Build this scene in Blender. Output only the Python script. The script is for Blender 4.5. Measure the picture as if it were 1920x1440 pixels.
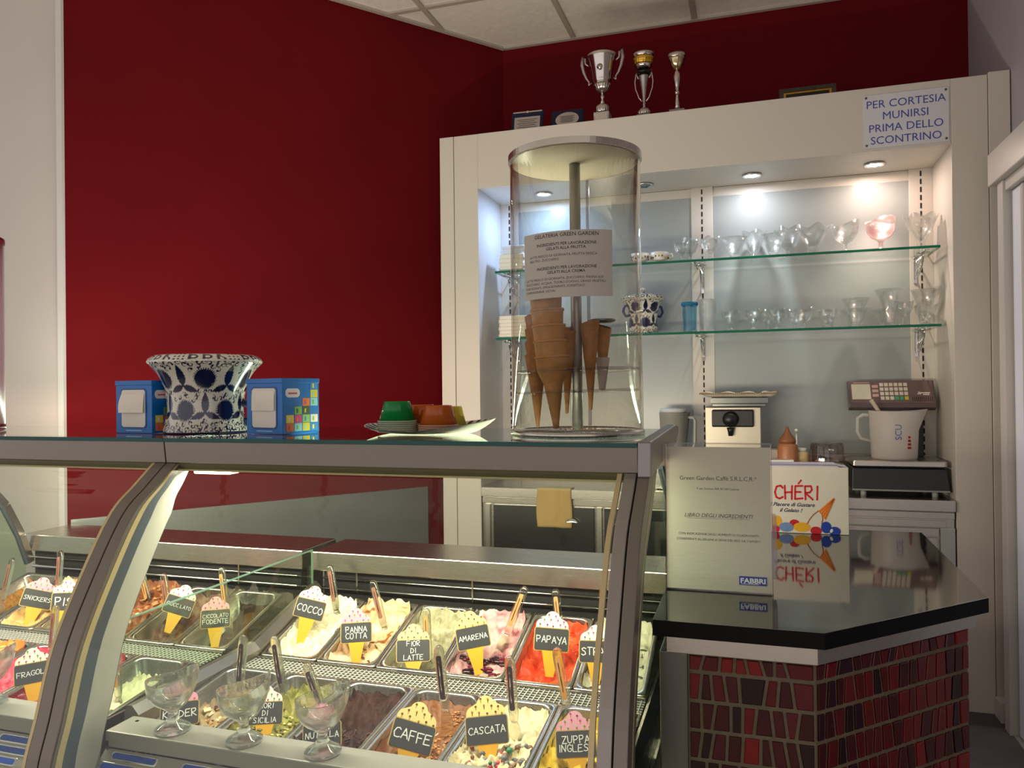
import bpy, bmesh, math, random
import numpy as np
from mathutils import Vector, Matrix, noise as mnoise
random.seed(7)
for o in list(bpy.data.objects): bpy.data.objects.remove(o)
SC = bpy.context.scene; COL = SC.collection
PI = math.pi; sin, cos = math.sin, math.cos

# ------------------------------------------------------------------ camera
FPX, CZ = 1442.0, 1.24
YAW, PITCH, ROLL = math.radians(17.5), math.atan(8/1442.0), math.atan(0.011)
_f = Vector((-sin(YAW)*cos(PITCH), cos(YAW)*cos(PITCH), sin(PITCH)))
_r0 = Vector((cos(YAW), sin(YAW), 0)); _u0 = _r0.cross(_f)
CAM_R = _r0*cos(ROLL) - _u0*sin(ROLL); CAM_U = CAM_R.cross(_f)
cam = bpy.data.cameras.new('camera'); cam.sensor_width = 36; cam.lens = 36*FPX/1920; cam.clip_start = .05
camo = bpy.data.objects.new('camera', cam); COL.objects.link(camo)
M = Matrix((CAM_R, CAM_U, -_f)).transposed().to_4x4(); M.translation = (0, 0, CZ); camo.matrix_world = M
SC.camera = camo
def at(u, v, Y=None, X=None, Z=None):            # the real-world point seen at a photo position on a given plane
    d = _f*FPX + CAM_R*(u-960) - CAM_U*(v-720)
    t = Y/d.y if Y is not None else (X/d.x if X is not None else (Z-CZ)/d.z)
    return Vector((0, 0, CZ)) + d*t

# ------------------------------------------------------------------ world, lights, exposure
SC.view_settings.view_transform = 'Standard'; SC.view_settings.look = 'None'
SC.view_settings.exposure = 0.0; SC.view_settings.gamma = 1.0; SC.view_settings.use_curve_mapping = False
W = bpy.data.worlds.new('world'); SC.world = W; W.use_nodes = True
W.node_tree.nodes['Background'].inputs[0].default_value = (.85, .80, .80, 1)
W.node_tree.nodes['Background'].inputs[1].default_value = 1.15
SC.cycles.use_denoising = True
SC.cycles.caustics_reflective = False; SC.cycles.caustics_refractive = False
SC.cycles.transparent_max_bounces = 32; SC.cycles.transmission_bounces = 12; SC.cycles.max_bounces = 14
SC.cycles.glossy_bounces = 6; SC.cycles.diffuse_bounces = 5; SC.cycles.sample_clamp_indirect = 6.0
def area(name, loc, rot, sx, sy, power, col):
    l = bpy.data.lights.new(name, 'AREA'); l.shape = 'RECTANGLE'; l.size = sx; l.size_y = sy; l.energy = power; l.color = col
    o = bpy.data.objects.new(name, l); COL.objects.link(o); o.location = loc; o.rotation_euler = rot; return o
def spot(name, loc, tgt, power, col, ang, blend, r=.02):
    l = bpy.data.lights.new(name, 'SPOT'); l.energy = power; l.color = col; l.spot_size = math.radians(ang); l.spot_blend = blend; l.shadow_soft_size = r
    o = bpy.data.objects.new(name, l); COL.objects.link(o); o.location = loc
    o.rotation_euler = (Vector(tgt)-Vector(loc)).to_track_quat('-Z', 'Y').to_euler(); return o
# strip lamps inside the two cases, the niche downlights
area('case_lamp_right', (-.77, 1.490, 1.056), (math.radians(12), 0, 0), .98, .03, 9.5, (1, .94, .80))
area('case_lamp_left', (-1.87, 1.490, 1.056), (math.radians(12), 0, 0), .98, .03, 9.5, (1, .94, .80))
# the same tubes shine back under the glass tops, and an added fill light at the rear edge, without a tube, brightens the ceiling
for nm, x in (('right', -.77), ('left', -1.87)):
    area('case_backlight_'+nm, (x, 1.575, 1.00), (math.radians(108), 0, 0), .98, .13, 12.0, (1, .86, .64))
    area('case_rear_fill_'+nm, (x, 1.965, 1.105), (math.radians(180+4), 0, 0), .98, .04, 10.0, (1, .90, .76))
NICHE_Y, NICHE_Z = 3.475, 2.15
for i, (x, c, p) in enumerate(((-.93, (.36, .56, 1.0), 4.6), (0.0, (.90, .92, 1.0), 1.9), (.483, (1.0, .76, .64), 2.4))):
    l = area('niche_lamp_%d' % i, (x, NICHE_Y, 2.1405), (0, 0, 0), .05, .05, p, c); l.data.shape = 'DISK'
    spot('niche_beam_%d' % i, (x, NICHE_Y, 2.139), (x, NICHE_Y-.02, 1.0), 42 if i != 1 else 36, c, 78, 1.0, .024)

# ------------------------------------------------------------------ materials
def lin(h):
    h = h.lstrip('#'); r = []
    for i in (0, 2, 4):
        v = int(h[i:i+2], 16)/255; r.append(v/12.92 if v <= .04045 else ((v+.055)/1.055)**2.4)
    return tuple(r)+(1,)
def newmat(name):
    m = bpy.data.materials.new(name); m.use_nodes = True; nt = m.node_tree
    for n in list(nt.nodes): nt.nodes.remove(n)
    out = nt.nodes.new('ShaderNodeOutputMaterial'); return m, nt, out
def pm(name, colr, rough=.5, metal=0.0, var=.0, scale=8, bump=0, bscale=60, stretch=None, spec=.5, coat=0, ramp=None, trans=0, ior=1.5, emit=None, es=0, detail=3, dist=0):
    m, nt, out = newmat(name); N = nt.nodes; L = nt.links
    b = N.new('ShaderNodeBsdfPrincipled'); L.new(b.outputs[0], out.inputs[0])
    c = lin(colr) if isinstance(colr, str) else colr
    b.inputs['Base Color'].default_value = c; b.inputs['Roughness'].default_value = rough; b.inputs['Metallic'].default_value = metal
    b.inputs['Specular IOR Level'].default_value = spec; b.inputs['Coat Weight'].default_value = coat; b.inputs['Coat Roughness'].default_value = .08
    b.inputs['Transmission Weight'].default_value = trans; b.inputs['IOR'].default_value = ior
    if emit: b.inputs['Emission Color'].default_value = lin(emit) if isinstance(emit, str) else emit; b.inputs['Emission Strength'].default_value = es
    tc = N.new('ShaderNodeTexCoord'); mp = N.new('ShaderNodeMapping'); L.new(tc.outputs['Object'], mp.inputs[0])
    if stretch: mp.inputs['Scale'].default_value = stretch
    if var or ramp:
        n = N.new('ShaderNodeTexNoise'); n.inputs['Scale'].default_value = scale; n.inputs['Detail'].default_value = detail; n.inputs['Distortion'].default_value = dist
        L.new(mp.outputs[0], n.inputs['Vector'])
        r = N.new('ShaderNodeValToRGB'); L.new(n.outputs[0], r.inputs[0])
        if ramp:
            r.color_ramp.elements[0].position = ramp[0][0]; r.color_ramp.elements[0].color = lin(ramp[0][1])
            r.color_ramp.elements[1].position = ramp[-1][0]; r.color_ramp.elements[1].color = lin(ramp[-1][1])
            for p, h in ramp[1:-1]:
                e = r.color_ramp.elements.new(p); e.color = lin(h)
        else:
            r.color_ramp.elements[0].position = .3; r.color_ramp.elements[1].position = .7
            r.color_ramp.elements[0].color = tuple(x*(1-var) for x in c[:3])+(1,); r.color_ramp.elements[1].color = tuple(min(1, x*(1+var)) for x in c[:3])+(1,)
        L.new(r.outputs[0], b.inputs['Base Color'])
    if bump:
        n2 = N.new('ShaderNodeTexNoise'); n2.inputs['Scale'].default_value = bscale; n2.inputs['Detail'].default_value = 4
        L.new(mp.outputs[0], n2.inputs['Vector'])
        bp = N.new('ShaderNodeBump'); bp.inputs['Strength'].default_value = bump; bp.inputs['Distance'].default_value = .004
        L.new(n2.outputs[0], bp.inputs['Height']); L.new(bp.outputs[0], b.inputs['Normal'])
    return m
def brushed(name, colr, rough=.28, axis='x'):
    s = (1, 140, 140) if axis == 'x' else ((140, 1, 140) if axis == 'y' else (140, 140, 1))
    m, nt, out = newmat(name); N = nt.nodes; L = nt.links
    b = N.new('ShaderNodeBsdfPrincipled'); L.new(b.outputs[0], out.inputs[0]); c = lin(colr)
    b.inputs['Metallic'].default_value = 1
    tc = N.new('ShaderNodeTexCoord'); mp = N.new('ShaderNodeMapping'); mp.inputs['Scale'].default_value = s; L.new(tc.outputs['Object'], mp.inputs[0])
    n = N.new('ShaderNodeTexNoise'); n.inputs['Scale'].default_value = 6; n.inputs['Detail'].default_value = 4; L.new(mp.outputs[0], n.inputs['Vector'])
    mr = N.new('ShaderNodeMapRange'); mr.inputs[3].default_value = rough*.96; mr.inputs[4].default_value = rough*1.05; L.new(n.outputs[0], mr.inputs[0]); L.new(mr.outputs[0], b.inputs['Roughness'])
    r = N.new('ShaderNodeValToRGB'); r.color_ramp.elements[0].position = .3; r.color_ramp.elements[1].position = .7
    r.color_ramp.elements[0].color = tuple(x*.98 for x in c[:3])+(1,); r.color_ramp.elements[1].color = c; L.new(n.outputs[0], r.inputs[0]); L.new(r.outputs[0], b.inputs['Base Color'])
    return m
def thinglass(name, tint, ior=1.45, rough=0.0, refl=1.0):
    m, nt, out = newmat(name); N = nt.nodes; L = nt.links
    t = N.new('ShaderNodeBsdfTransparent'); t.inputs[0].default_value = lin(tint)
    g = N.new('ShaderNodeBsdfGlossy'); g.inputs['Roughness'].default_value = rough; g.inputs[0].default_value = (refl, refl, refl, 1)
    f = N.new('ShaderNodeFresnel'); f.inputs[0].default_value = ior
    geo = N.new('ShaderNodeNewGeometry'); mm = N.new('ShaderNodeMath'); mm.operation = 'SUBTRACT'; mm.inputs[0].default_value = 1; L.new(geo.outputs['Backfacing'], mm.inputs[1])
    mu = N.new('ShaderNodeMath'); mu.operation = 'MULTIPLY'; L.new(f.outputs[0], mu.inputs[0]); L.new(mm.outputs[0], mu.inputs[1])
    x = N.new('ShaderNodeMixShader'); L.new(mu.outputs[0], x.inputs[0]); L.new(t.outputs[0], x.inputs[1]); L.new(g.outputs[0], x.inputs[2]); L.new(x.outputs[0], out.inputs[0])
    return m
def realglass(name, tint, ior=1.45, rough=0.0, clear=.25):
    m, nt, out = newmat(name); N = nt.nodes; L = nt.links
    g = N.new('ShaderNodeBsdfGlass'); g.inputs[0].default_value = lin(tint); g.inputs['IOR'].default_value = ior; g.inputs['Roughness'].default_value = rough
    t = N.new('ShaderNodeBsdfTransparent'); t.inputs[0].default_value = lin(tint)
    x = N.new('ShaderNodeMixShader'); x.inputs[0].default_value = clear; L.new(g.outputs[0], x.inputs[1]); L.new(t.outputs[0], x.inputs[2]); L.new(x.outputs[0], out.inputs[0])
    return m
def translucent(name, colr, mix=.5, rough=.3, clear=.0):
    m, nt, out = newmat(name); N = nt.nodes; L = nt.links; c = lin(colr)
    b = N.new('ShaderNodeBsdfPrincipled'); b.inputs['Base Color'].default_value = c; b.inputs['Roughness'].default_value = rough
    t = N.new('ShaderNodeBsdfTranslucent'); t.inputs[0].default_value = c
    x = N.new('ShaderNodeMixShader'); x.inputs[0].default_value = mix; L.new(b.outputs[0], x.inputs[1]); L.new(t.outputs[0], x.inputs[2])
    p = N.new('ShaderNodeBsdfTransparent'); p.inputs[0].default_value = c; y = N.new('ShaderNodeMixShader'); y.inputs[0].default_value = clear
    L.new(x.outputs[0], y.inputs[1]); L.new(p.outputs[0], y.inputs[2]); L.new(y.outputs[0], out.inputs[0]); return m
m_red = pm('red_wall_paint', '#640912', .8, var=.06, scale=3, bump=.06, bscale=220, spec=.12)
m_whitewall = pm('white_wall_paint', '#c6beb8', .6, var=.02, scale=3, bump=.04, bscale=200)
m_cab = pm('cabinet_white_laminate', '#cdc5bb', .42, var=.015, scale=2)
m_trim = pm('trim_white', '#cfccca', .4)
m_backpanel = pm('grey_frosted_panel', '#9a9e9c', .27, var=.03, scale=2, spec=.6)
m_ceil = pm('ceiling_tile', '#f0e8de', .9, var=.05, scale=40, bump=.25, bscale=300)
m_tbar = pm('ceiling_grid', '#b5aaa0', .6)
m_floor = pm('dark_floor', '#4c4a4c', .5, var=.2, scale=6, bump=.05, bscale=100)
m_steel = brushed('brushed_steel', '#c4bfb6', .27)
m_steel_y = brushed('brushed_steel_side', '#bdb9b2', .27, 'y')
m_steel_z = brushed('brushed_steel_upright', '#c0bdb4', .3, 'z')
m_darksteel = brushed('dark_steel', '#6f716e', .25)
m_chrome = pm('chrome', '#d8d6d2', .12, 1)
m_silver = pm('trophy_silver', '#c9c2bc', .18, 1)
m_gold = pm('trophy_gold', '#d2a544', .25, 1)
m_beam = pm('grey_beam_aluminium', '#8f8880', .38, .75, var=.03, scale=4, stretch=(.3, 4, 4))
m_frame = pm('bronze_grey_frame', '#7d766c', .38, .45)
m_frameR = pm('grey_frame_right', '#9a948e', .4, .45)
m_goldstrip = pm('gold_glass_edge', '#cbb888', .4, .2)
m_gasket = pm('blue_grey_gasket', '#4a545c', .4)
m_sidewhite = pm('case_white_side', '#b4b2a4', .4)
m_black = pm('black_plastic', '#141414', .4)
m_blackrubber = pm('black_rubber', '#0c0c0c', .7)
m_granite = pm('black_stone_top', '#0b0b0b', .05, var=.3, scale=200, spec=.5, coat=.0, ior=3.6)
m_granite_edge = pm('black_stone_edge', '#050505', .5, spec=.15)
m_white = pm('white_plastic', '#e8e4da', .35)
m_paper = pm('paper', '#b9b3aa', .7)
m_blue = pm('blue_card', '#0f6fc0', .35)
m_lamp = pm('lamp_diffuser', '#ffffff', .4, emit=(1, .93, .75, 1), es=3.0)
m_satin = pm('satin_steel', '#a9a59b', .42, .45, var=.03, scale=3, stretch=(.4, 6, 6))
m_lampend = pm('lamp_end_white', '#f2efe4', .4)
m_wire = pm('white_wire', '#dcd8cc', .4)
m_grout = pm('grout', '#6f6450', .85, var=.12, scale=60, bump=.2, bscale=400)
m_pane = thinglass('case_glass', '#f3f7f2', 1.45)
m_sideglass = thinglass('green_side_glass', '#eef6ec', 1.45)
m_topglass = thinglass('top_glass', '#d3e2dc', 1.5)
m_shelfglass = thinglass('shelf_glass', '#eff5f2', 1.5)
m_glassedge = translucent('green_glass_edge', '#2f9c7c', .5, .2, .25)
m_glassedge2 = translucent('teal_glass_edge', '#3e7c78', .4, .2, .25)
m_paneedge = translucent('pale_pane_edge', '#b4d3c4', .4, .2, .5)
m_acryl = thinglass('clear_acrylic', '#f5f4f0', 1.45)
m_acryledge = thinglass('acrylic_edge', '#d6d0d4', 1.8, .1)
def sparkle(name, tint, clear=.85, ior=1.5, r1=.02, r2=.22, fi=1.75):
    m, nt, out = newmat(name); N = nt.nodes; L = nt.links
    def node(t, **k):
        n = N.new(t)
        for a, v in k.items(): n.inputs[a].default_value = v
        return n
    geo = N.new('ShaderNodeNewGeometry'); fr = N.new('ShaderNodeFresnel'); fr.inputs[0].default_value = fi
    inv = N.new('ShaderNodeMath'); inv.operation = 'SUBTRACT'; inv.inputs[0].default_value = 1; L.new(geo.outputs['Backfacing'], inv.inputs[1])
    mu = N.new('ShaderNodeMath'); mu.operation = 'MULTIPLY'; L.new(fr.outputs[0], mu.inputs[0]); L.new(inv.outputs[0], mu.inputs[1])
    t = N.new('ShaderNodeBsdfTransparent'); t.inputs[0].default_value = lin(tint)
    ga = N.new('ShaderNodeBsdfGlossy'); ga.inputs['Roughness'].default_value = r1; gb = N.new('ShaderNodeBsdfGlossy'); gb.inputs['Roughness'].default_value = r2
    for q in (ga, gb): q.inputs[0].default_value = (1, 1, 1, 1)
    gg = N.new('ShaderNodeMixShader'); gg.inputs[0].default_value = .5; L.new(ga.outputs[0], gg.inputs[1]); L.new(gb.outputs[0], gg.inputs[2])
    a = N.new('ShaderNodeMixShader'); L.new(mu.outputs[0], a.inputs[0]); L.new(t.outputs[0], a.inputs[1]); L.new(gg.outputs[0], a.inputs[2])
    g = N.new('ShaderNodeBsdfGlass'); g.inputs[0].default_value = lin(tint); g.inputs['IOR'].default_value = ior
    x = N.new('ShaderNodeMixShader'); x.inputs[0].default_value = clear; L.new(g.outputs[0], x.inputs[1]); L.new(a.outputs[0], x.inputs[2]); L.new(x.outputs[0], out.inputs[0]); return m
m_cup = sparkle('pressed_glass', '#fafcfb', .30, 1.5, r2=.06)
m_bowl = sparkle('shelf_glassware', '#fbfcfc', .70, 1.45)
m_bowlpink = sparkle('pink_glassware', '#f6e4e4', .85, r1=.1, r2=.4, fi=2.2)
m_blueglass = sparkle('blue_glass', '#d6eff8', .8)
m_bluerim = translucent('blue_rim', '#4ab4dc', .5, .1, .3)
m_spat = sparkle('spatula_acrylic', '#f4f2ea', .45, 1.42, fi=1.9)
m_wafer = pm('wafer', '#c8935a', .65, var=.18, scale=30, bump=.3, bscale=160)
m_wafer2 = pm('rolled_wafer', '#b87f4a', .6, var=.22, scale=50, bump=.4, bscale=220)
m_chalk = pm('chalk', '#f4f2ea', .8)
m_board = pm('chalkboard', '#3a3b3c', .6, var=.08, scale=20)
m_boardrim = pm('gold_board_rim', '#c8a860', .4)
m_cone = pm('yellow_cone', '#eeb028', .45, var=.05, scale=10)
SCOOP = {'white': pm('scoop_white', '#f4efe2', .5), 'pink': pm('scoop_pink', '#e9a3b4', .5), 'yellow': pm('scoop_yellow', '#ecd98a', .5)}
DOT = [pm('dot_'+n, h, .5) for n, h in (('magenta', '#c8387c'), ('green', '#6da43c'), ('brown', '#6b2c14'), ('amber', '#c88a2c'))]

# ------------------------------------------------------------------ geometry builder
class G:
    def __init__(s): s.v = []; s.f = []; s.mi = []; s.sm = []
    def add(s, vs, fs, m=0, smooth=False):
        k = len(s.v); s.v += [tuple(p) for p in vs]; s.f += [tuple(i+k for i in f) for f in fs]; s.mi += [m]*len(fs); s.sm += [smooth]*len(fs); return s
    def box(s, x0, x1, y0, y1, z0, z1, m=0):
        return s.add([(x, y, z) for z in (z0, z1) for y in (y0, y1) for x in (x0, x1)], [(0, 2, 3, 1), (4, 5, 7, 6), (0, 1, 5, 4), (2, 6, 7, 3), (0, 4, 6, 2), (1, 3, 7, 5)], m)
    def prism(s, poly, a, b, axis='z', m=0, mside=None, smooth=False):   # poly 2D CCW, extruded a..b along the axis
        def P(p, w): return (p[0], p[1], w) if axis == 'z' else ((p[0], w, p[1]) if axis == 'y' else (w, p[0], p[1]))
        n = len(poly); vs = [P(p, a) for p in poly]+[P(p, b) for p in poly]
        s.add(vs, [tuple(range(n-1, -1, -1)), tuple(range(n, 2*n))], m)
        k = len(s.v)-2*n; fs = [(i+k, (i+1) % n+k, (i+1) % n+n+k, i+n+k) for i in range(n)]
        s.f += fs; s.mi += [m if mside is None else mside]*n; s.sm += [smooth]*n; return s
    def lathe(s, prof, n=32, c=(0, 0, 0), m=0, smooth=True, mod=None, closed=False):
        k = []; P = len(prof)
        for (r, z) in prof:
            for j in range(n):
                a = 2*PI*j/n; rr, zz = (r, z) if mod is None else mod(r, z, a)
                k.append((c[0]+rr*cos(a), c[1]+rr*sin(a), c[2]+zz))
        fs = [(i*n+j, i*n+(j+1) % n, (i+1) % P*n+(j+1) % n, (i+1) % P*n+j) for i in range(P if closed else P-1) for j in range(n)]
        s.add(k, fs, m, smooth)
        if not closed:
            k0 = len(s.v)-n*P
            for i, rev in ((0, True), (P-1, False)):
                if prof[i][0] > 1e-4:
                    ring = [k0+i*n+j for j in range(n)]; s.f.append(tuple(reversed(ring)) if rev else tuple(ring)); s.mi.append(m); s.sm.append(False)
        return s
    def tube(s, pts, r, n=8, m=0, cap=True):
        pts = [Vector(p) for p in pts]; R = r if isinstance(r, (list, tuple)) else [r]*len(pts); vs = []
        up = None
        for i, p in enumerate(pts):
            t = (pts[min(i+1, len(pts)-1)]-pts[max(i-1, 0)]).normalized()
            if up is None or abs(t.dot(up)) > .98: up = Vector((0, 0, 1)) if abs(t.z) < .9 else Vector((1, 0, 0))
            a = t.cross(up).normalized(); b = a.cross(t).normalized(); up = b
            vs += [p+(a*cos(2*PI*j/n)+b*sin(2*PI*j/n))*R[i] for j in range(n)]
        fs = [(i*n+j, i*n+(j+1) % n, (i+1)*n+(j+1) % n, (i+1)*n+j) for i in range(len(pts)-1) for j in range(n)]
        s.add(vs, fs, m, True)
        if cap:
            k = len(s.v)-len(vs); s.f.append(tuple(k+j for j in range(n-1, -1, -1))); s.f.append(tuple(k+len(vs)-n+j for j in range(n))); s.mi += [m, m]; s.sm += [False, False]
        return s
    def grid(s, fn, nu, nv, m=0, smooth=True):
        vs = [fn(i/nu, j/nv) for j in range(nv+1) for i in range(nu+1)]
        return s.add(vs, [(j*(nu+1)+i, j*(nu+1)+i+1, (j+1)*(nu+1)+i+1, (j+1)*(nu+1)+i) for j in range(nv) for i in range(nu)], m, smooth)
    def ball(s, c, r, n=8, m=0, sq=(1, 1, 1)):
        k = n//2+1; pr = [(r*sin(PI*i/k), -r*cos(PI*i/k)) for i in range(k+1)]
        vs = []; 
        for (a, z) in pr[1:-1]:
            for j in range(n): vs.append((c[0]+a*cos(2*PI*j/n)*sq[0], c[1]+a*sin(2*PI*j/n)*sq[1], c[2]+z*sq[2]))
        b = len(vs); vs += [(c[0], c[1], c[2]-r*sq[2]), (c[0], c[1], c[2]+r*sq[2])]; rows = k-1
        fs = [(i*n+j, i*n+(j+1) % n, (i+1)*n+(j+1) % n, (i+1)*n+j) for i in range(rows-1) for j in range(n)]
        fs += [(b, (j+1) % n, j) for j in range(n)]+[(b+1, (rows-1)*n+j, (rows-1)*n+(j+1) % n) for j in range(n)]
        return s.add(vs, fs, m, True)
    def xf(s, mat): s.v = [tuple(mat @ Vector(p)) for p in s.v]; return s
    def mapv(s, fn): s.v = [tuple(fn(*p)) for p in s.v]; return s
    def merge(s, g, m=None): return s.add(g.v, g.f, 0) if False else s._merge(g, m)
    def _merge(s, g, m):
        k = len(s.v); s.v += g.v; s.f += [tuple(i+k for i in f) for f in g.f]; s.mi += g.mi if m is None else [m]*len(g.f); s.sm += g.sm; return s
    def mesh(s, name, mats):
        me = bpy.data.meshes.new(name); me.from_pydata(s.v, [], s.f)
        for m in (mats if isinstance(mats, (list, tuple)) else [mats]): me.materials.append(m)
        me.polygons.foreach_set('material_index', s.mi); me.polygons.foreach_set('use_smooth', s.sm); me.update(); return me
    def build(s, name, mats, parent=None, bevel=0, loc=None, rot=None):
        o = bpy.data.objects.new(name, s.mesh(name, mats)); COL.objects.link(o)
        if parent: o.parent = parent
        if loc is not None: o.location = loc
        if rot is not None: o.rotation_euler = rot
        if bevel:
            b = o.modifiers.new('edge', 'BEVEL'); b.width = bevel; b.segments = 2; b.limit_method = 'ANGLE'; b.angle_limit = math.radians(40)
        return o
def tag(o, label=None, cat=None, group=None, kind=None):
    if label: o['label'] = label
    if cat: o['category'] = cat
    if group: o['group'] = group
    if kind: o['kind'] = kind
    return o
def thing(name, label, cat, loc=(0, 0, 0), rot=(0, 0, 0), group=None):
    o = bpy.data.objects.new(name, None); COL.objects.link(o); o.empty_display_size = .05; o.location = loc; o.rotation_euler = rot
    return tag(o, label, cat, group)
def struct(o): o['kind'] = 'structure'; return o
def dup(root, loc, rot=None, label=None):
    def cp(o, par):
        c = o.copy(); COL.objects.link(c); c.parent = par
        for ch in [x for x in KIDS.get(o.name, [])]: cp(ch, c)
        return c
    KIDS.clear()
    for x in bpy.data.objects:
        if x.parent: KIDS.setdefault(x.parent.name, []).append(x)
    c = cp(root, None); c.location = loc
    if rot is not None: c.rotation_euler = rot
    if label: c['label'] = label
    return c
KIDS = {}
def rrect(w, h, r, n=5, cx=0, cy=0):
    p = []
    for (sx, sy, a0) in ((1, -1, -90), (1, 1, 0), (-1, 1, 90), (-1, -1, 180)):
        for i in range(n+1):
            a = math.radians(a0+90*i/n); p.append((cx+sx*(w/2-r)+r*cos(a), cy+sy*(h/2-r)+r*sin(a)))
    return p
def loft(g, rings, m=0, smooth=True, cap0=False, cap1=False):
    n = len(rings[0]); k = len(g.v); vs = [p for r in rings for p in r]
    g.add(vs, [(i*n+j, i*n+(j+1) % n, (i+1)*n+(j+1) % n, (i+1)*n+j) for i in range(len(rings)-1) for j in range(n)], m, smooth)
    if cap0: g.f.append(tuple(k+j for j in range(n-1, -1, -1))); g.mi.append(m); g.sm.append(False)
    if cap1: g.f.append(tuple(k+(len(rings)-1)*n+j for j in range(n))); g.mi.append(m); g.sm.append(False)
    return g
# ---- lettering: typeset text and a stroke alphabet for handwriting
def typeset(lines, size, align='CENTER', shear=0, bold=0, spacing=1.0):
    """mesh of text in the XZ plane facing -Y; lines = [(string, x, z, size-factor)]"""
    g = G()
    for (t, x, z, k) in lines:
        c = bpy.data.curves.new('t', 'FONT'); c.body = t; c.size = size*k; c.align_x = align; c.shear = shear; c.offset = bold*size; c.space_character = spacing; c.resolution_u = 3
        o = bpy.data.objects.new('t', c); COL.objects.link(o); bpy.context.view_layer.update()
        me = bpy.data.meshes.new_from_object(o.evaluated_get(bpy.context.evaluated_depsgraph_get()))
        g.add([(v.co.x+x, 0, v.co.y+z) for v in me.vertices], [tuple(p.vertices) for p in me.polygons], 0)
        bpy.data.objects.remove(o); bpy.data.curves.remove(c); bpy.data.meshes.remove(me)
    return g
GL = {'A': ['0,0 2,6 4,0', '.8,2 3.2,2'], 'B': ['0,0 0,6 3,5.6 3.2,4 0,3.2 3.6,2.4 3.4,.5 0,0'], 'C': ['4,5 3,6 1,5.6 0,3 .8,.6 2.4,0 4,.8'], 'D': ['0,0 .2,6 2.8,5 3.8,3 2.8,.8 0,0'],
      'E': ['3.8,6 .2,5.8 0,0 3.8,.3', '.1,3.1 3,3.2'], 'F': ['.3,0 0,6 4,6', '.1,3 3,3.2'], 'G': ['4,5 2.6,6 .8,5.2 0,3 .8,.5 2.6,0 4,1 4,2.8 2.4,2.7'], 'I': ['1,0 1.2,6'], 'K': ['0,0 .2,6', '3.6,6 .2,2.8 3.8,0'],
      'L': ['.2,6 0,0 3.6,.3'], 'M': ['0,0 .4,6 2,2.4 3.8,6 4.2,0'], 'N': ['0,0 .3,6 3.5,0 3.8,6'], 'O': ['2,6 .4,5 0,2.6 1,.2 2.6,0 3.8,2 3.6,4.8 2,6'], 'P': ['.3,0 0,6 3,6 3.6,4.4 2.6,3 .2,2.8'],
      'R': ['.2,0 0,6 3,6 3.5,4.4 2.4,3.2 .2,3 3.8,0'], 'S': ['3.8,5.2 2.2,6 .5,5 1,3.6 3,2.6 3.4,1 1.8,0 0,.7'], 'T': ['0,6 4.2,6.2', '2,6 1.8,0'], 'U': ['0,6 .3,1.2 1.8,0 3.4,1.2 3.8,6'], 'V': ['0,6 2,0 4,6'],
      'Y': ['0,6 1.6,3 3.4,3.2', '4.2,6 2,-1'], 'Z': ['0,6 3.6,6 .2,0 4,.2'], '`': ['3,7.6 4.4,8.4'], 'H': ['.2,0 0,6', '3.4,0 3.6,6', '.1,3 3.5,3.2'], "'": ['1.2,7 2.6,8.6'], ' ': [], '.': ['1,0 1.2,.3']}
ADV = {'I': 2.6, 'M': 5.6, ' ': 3, '`': 0, "'": 0, '.': 2}
def strokes(text, w=.55, wob=.25, seed=0):
    rnd = random.Random(seed); g = G(); x = 0
    for ch in text:
        jy = rnd.uniform(-wob, wob)
        for pl in GL[ch]:
            pts = [(x+float(a)+rnd.uniform(-wob, wob)*.5, jy+float(b)+rnd.uniform(-wob, wob)*.5) for a, b in (q.split(',') for q in pl.split())]
            for (a, b) in zip(pts, pts[1:]):
                d = Vector((b[0]-a[0], b[1]-a[1])); d = d.normalized() if d.length else Vector((1, 0)); nx, nz = -d.y*w/2, d.x*w/2
                g.add([(a[0]-nx, 0, a[1]-nz), (b[0]-nx, 0, b[1]-nz), (b[0]+nx, 0, b[1]+nz), (a[0]+nx, 0, a[1]+nz)], [(0, 1, 2, 3)])
            for a in pts:
                g.add([(a[0]+w/2*cos(PI*i/3), 0, a[1]+w/2*sin(PI*i/3)) for i in range(6)], [tuple(range(6))])
        x += ADV.get(ch, 5.0)
    return g, x-1
def fit(g, width, w, cx, y, z, maxh=None):
    k = w/max(width, 1e-6)
    if maxh: k = min(k, maxh/6)
    return g.mapv(lambda a, b, c: (cx+(a-width/2)*k, y, z+(c-3)*k))
def off(g, dx, dy, dz): return g.mapv(lambda a, b, c: (a+dx, b+dy, c+dz))

# ================================================================== the room
P0 = Vector((-1.25, 3.87)); WD = Vector((-.611, -.791)); WN = Vector((.791, -.611)); CEIL = 3.035
PJ = P0+WD*2.022
G().box(-4.2, 1.3, 1.05, 4.1, -.06, 0).build('floor', m_floor)['kind'] = 'structure'
G().box(-6, 3, -5, 1.05, -.06, 0).build('floor', pm('shop_floor_tile', '#c9c0b4', .4, var=.05, scale=4))['kind'] = 'structure'  # unseen customer side, colour kept pale to bounce light up to the ceiling
G().box(-1.32, 1.1, 3.87, 3.97, 0, CEIL+.05).build('wall_back', m_red)['kind'] = 'structure'
a, b = P0, PJ
G().prism([tuple(a), tuple(a-WN*.1), tuple(b-WN*.1), tuple(b)], 0, CEIL+.05).build('wall_left', m_red)['kind'] = 'structure'
wf = G().box(-4.2, PJ.x-.003, PJ.y, PJ.y+.25, 0, CEIL+.05).build('wall_front', m_whitewall); struct(wf)
G().box(PJ.x-.028, PJ.x-.001, PJ.y-.012, PJ.y+.004, 0, CEIL).build('trim_1', m_trim)['kind'] = 'structure'
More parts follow.
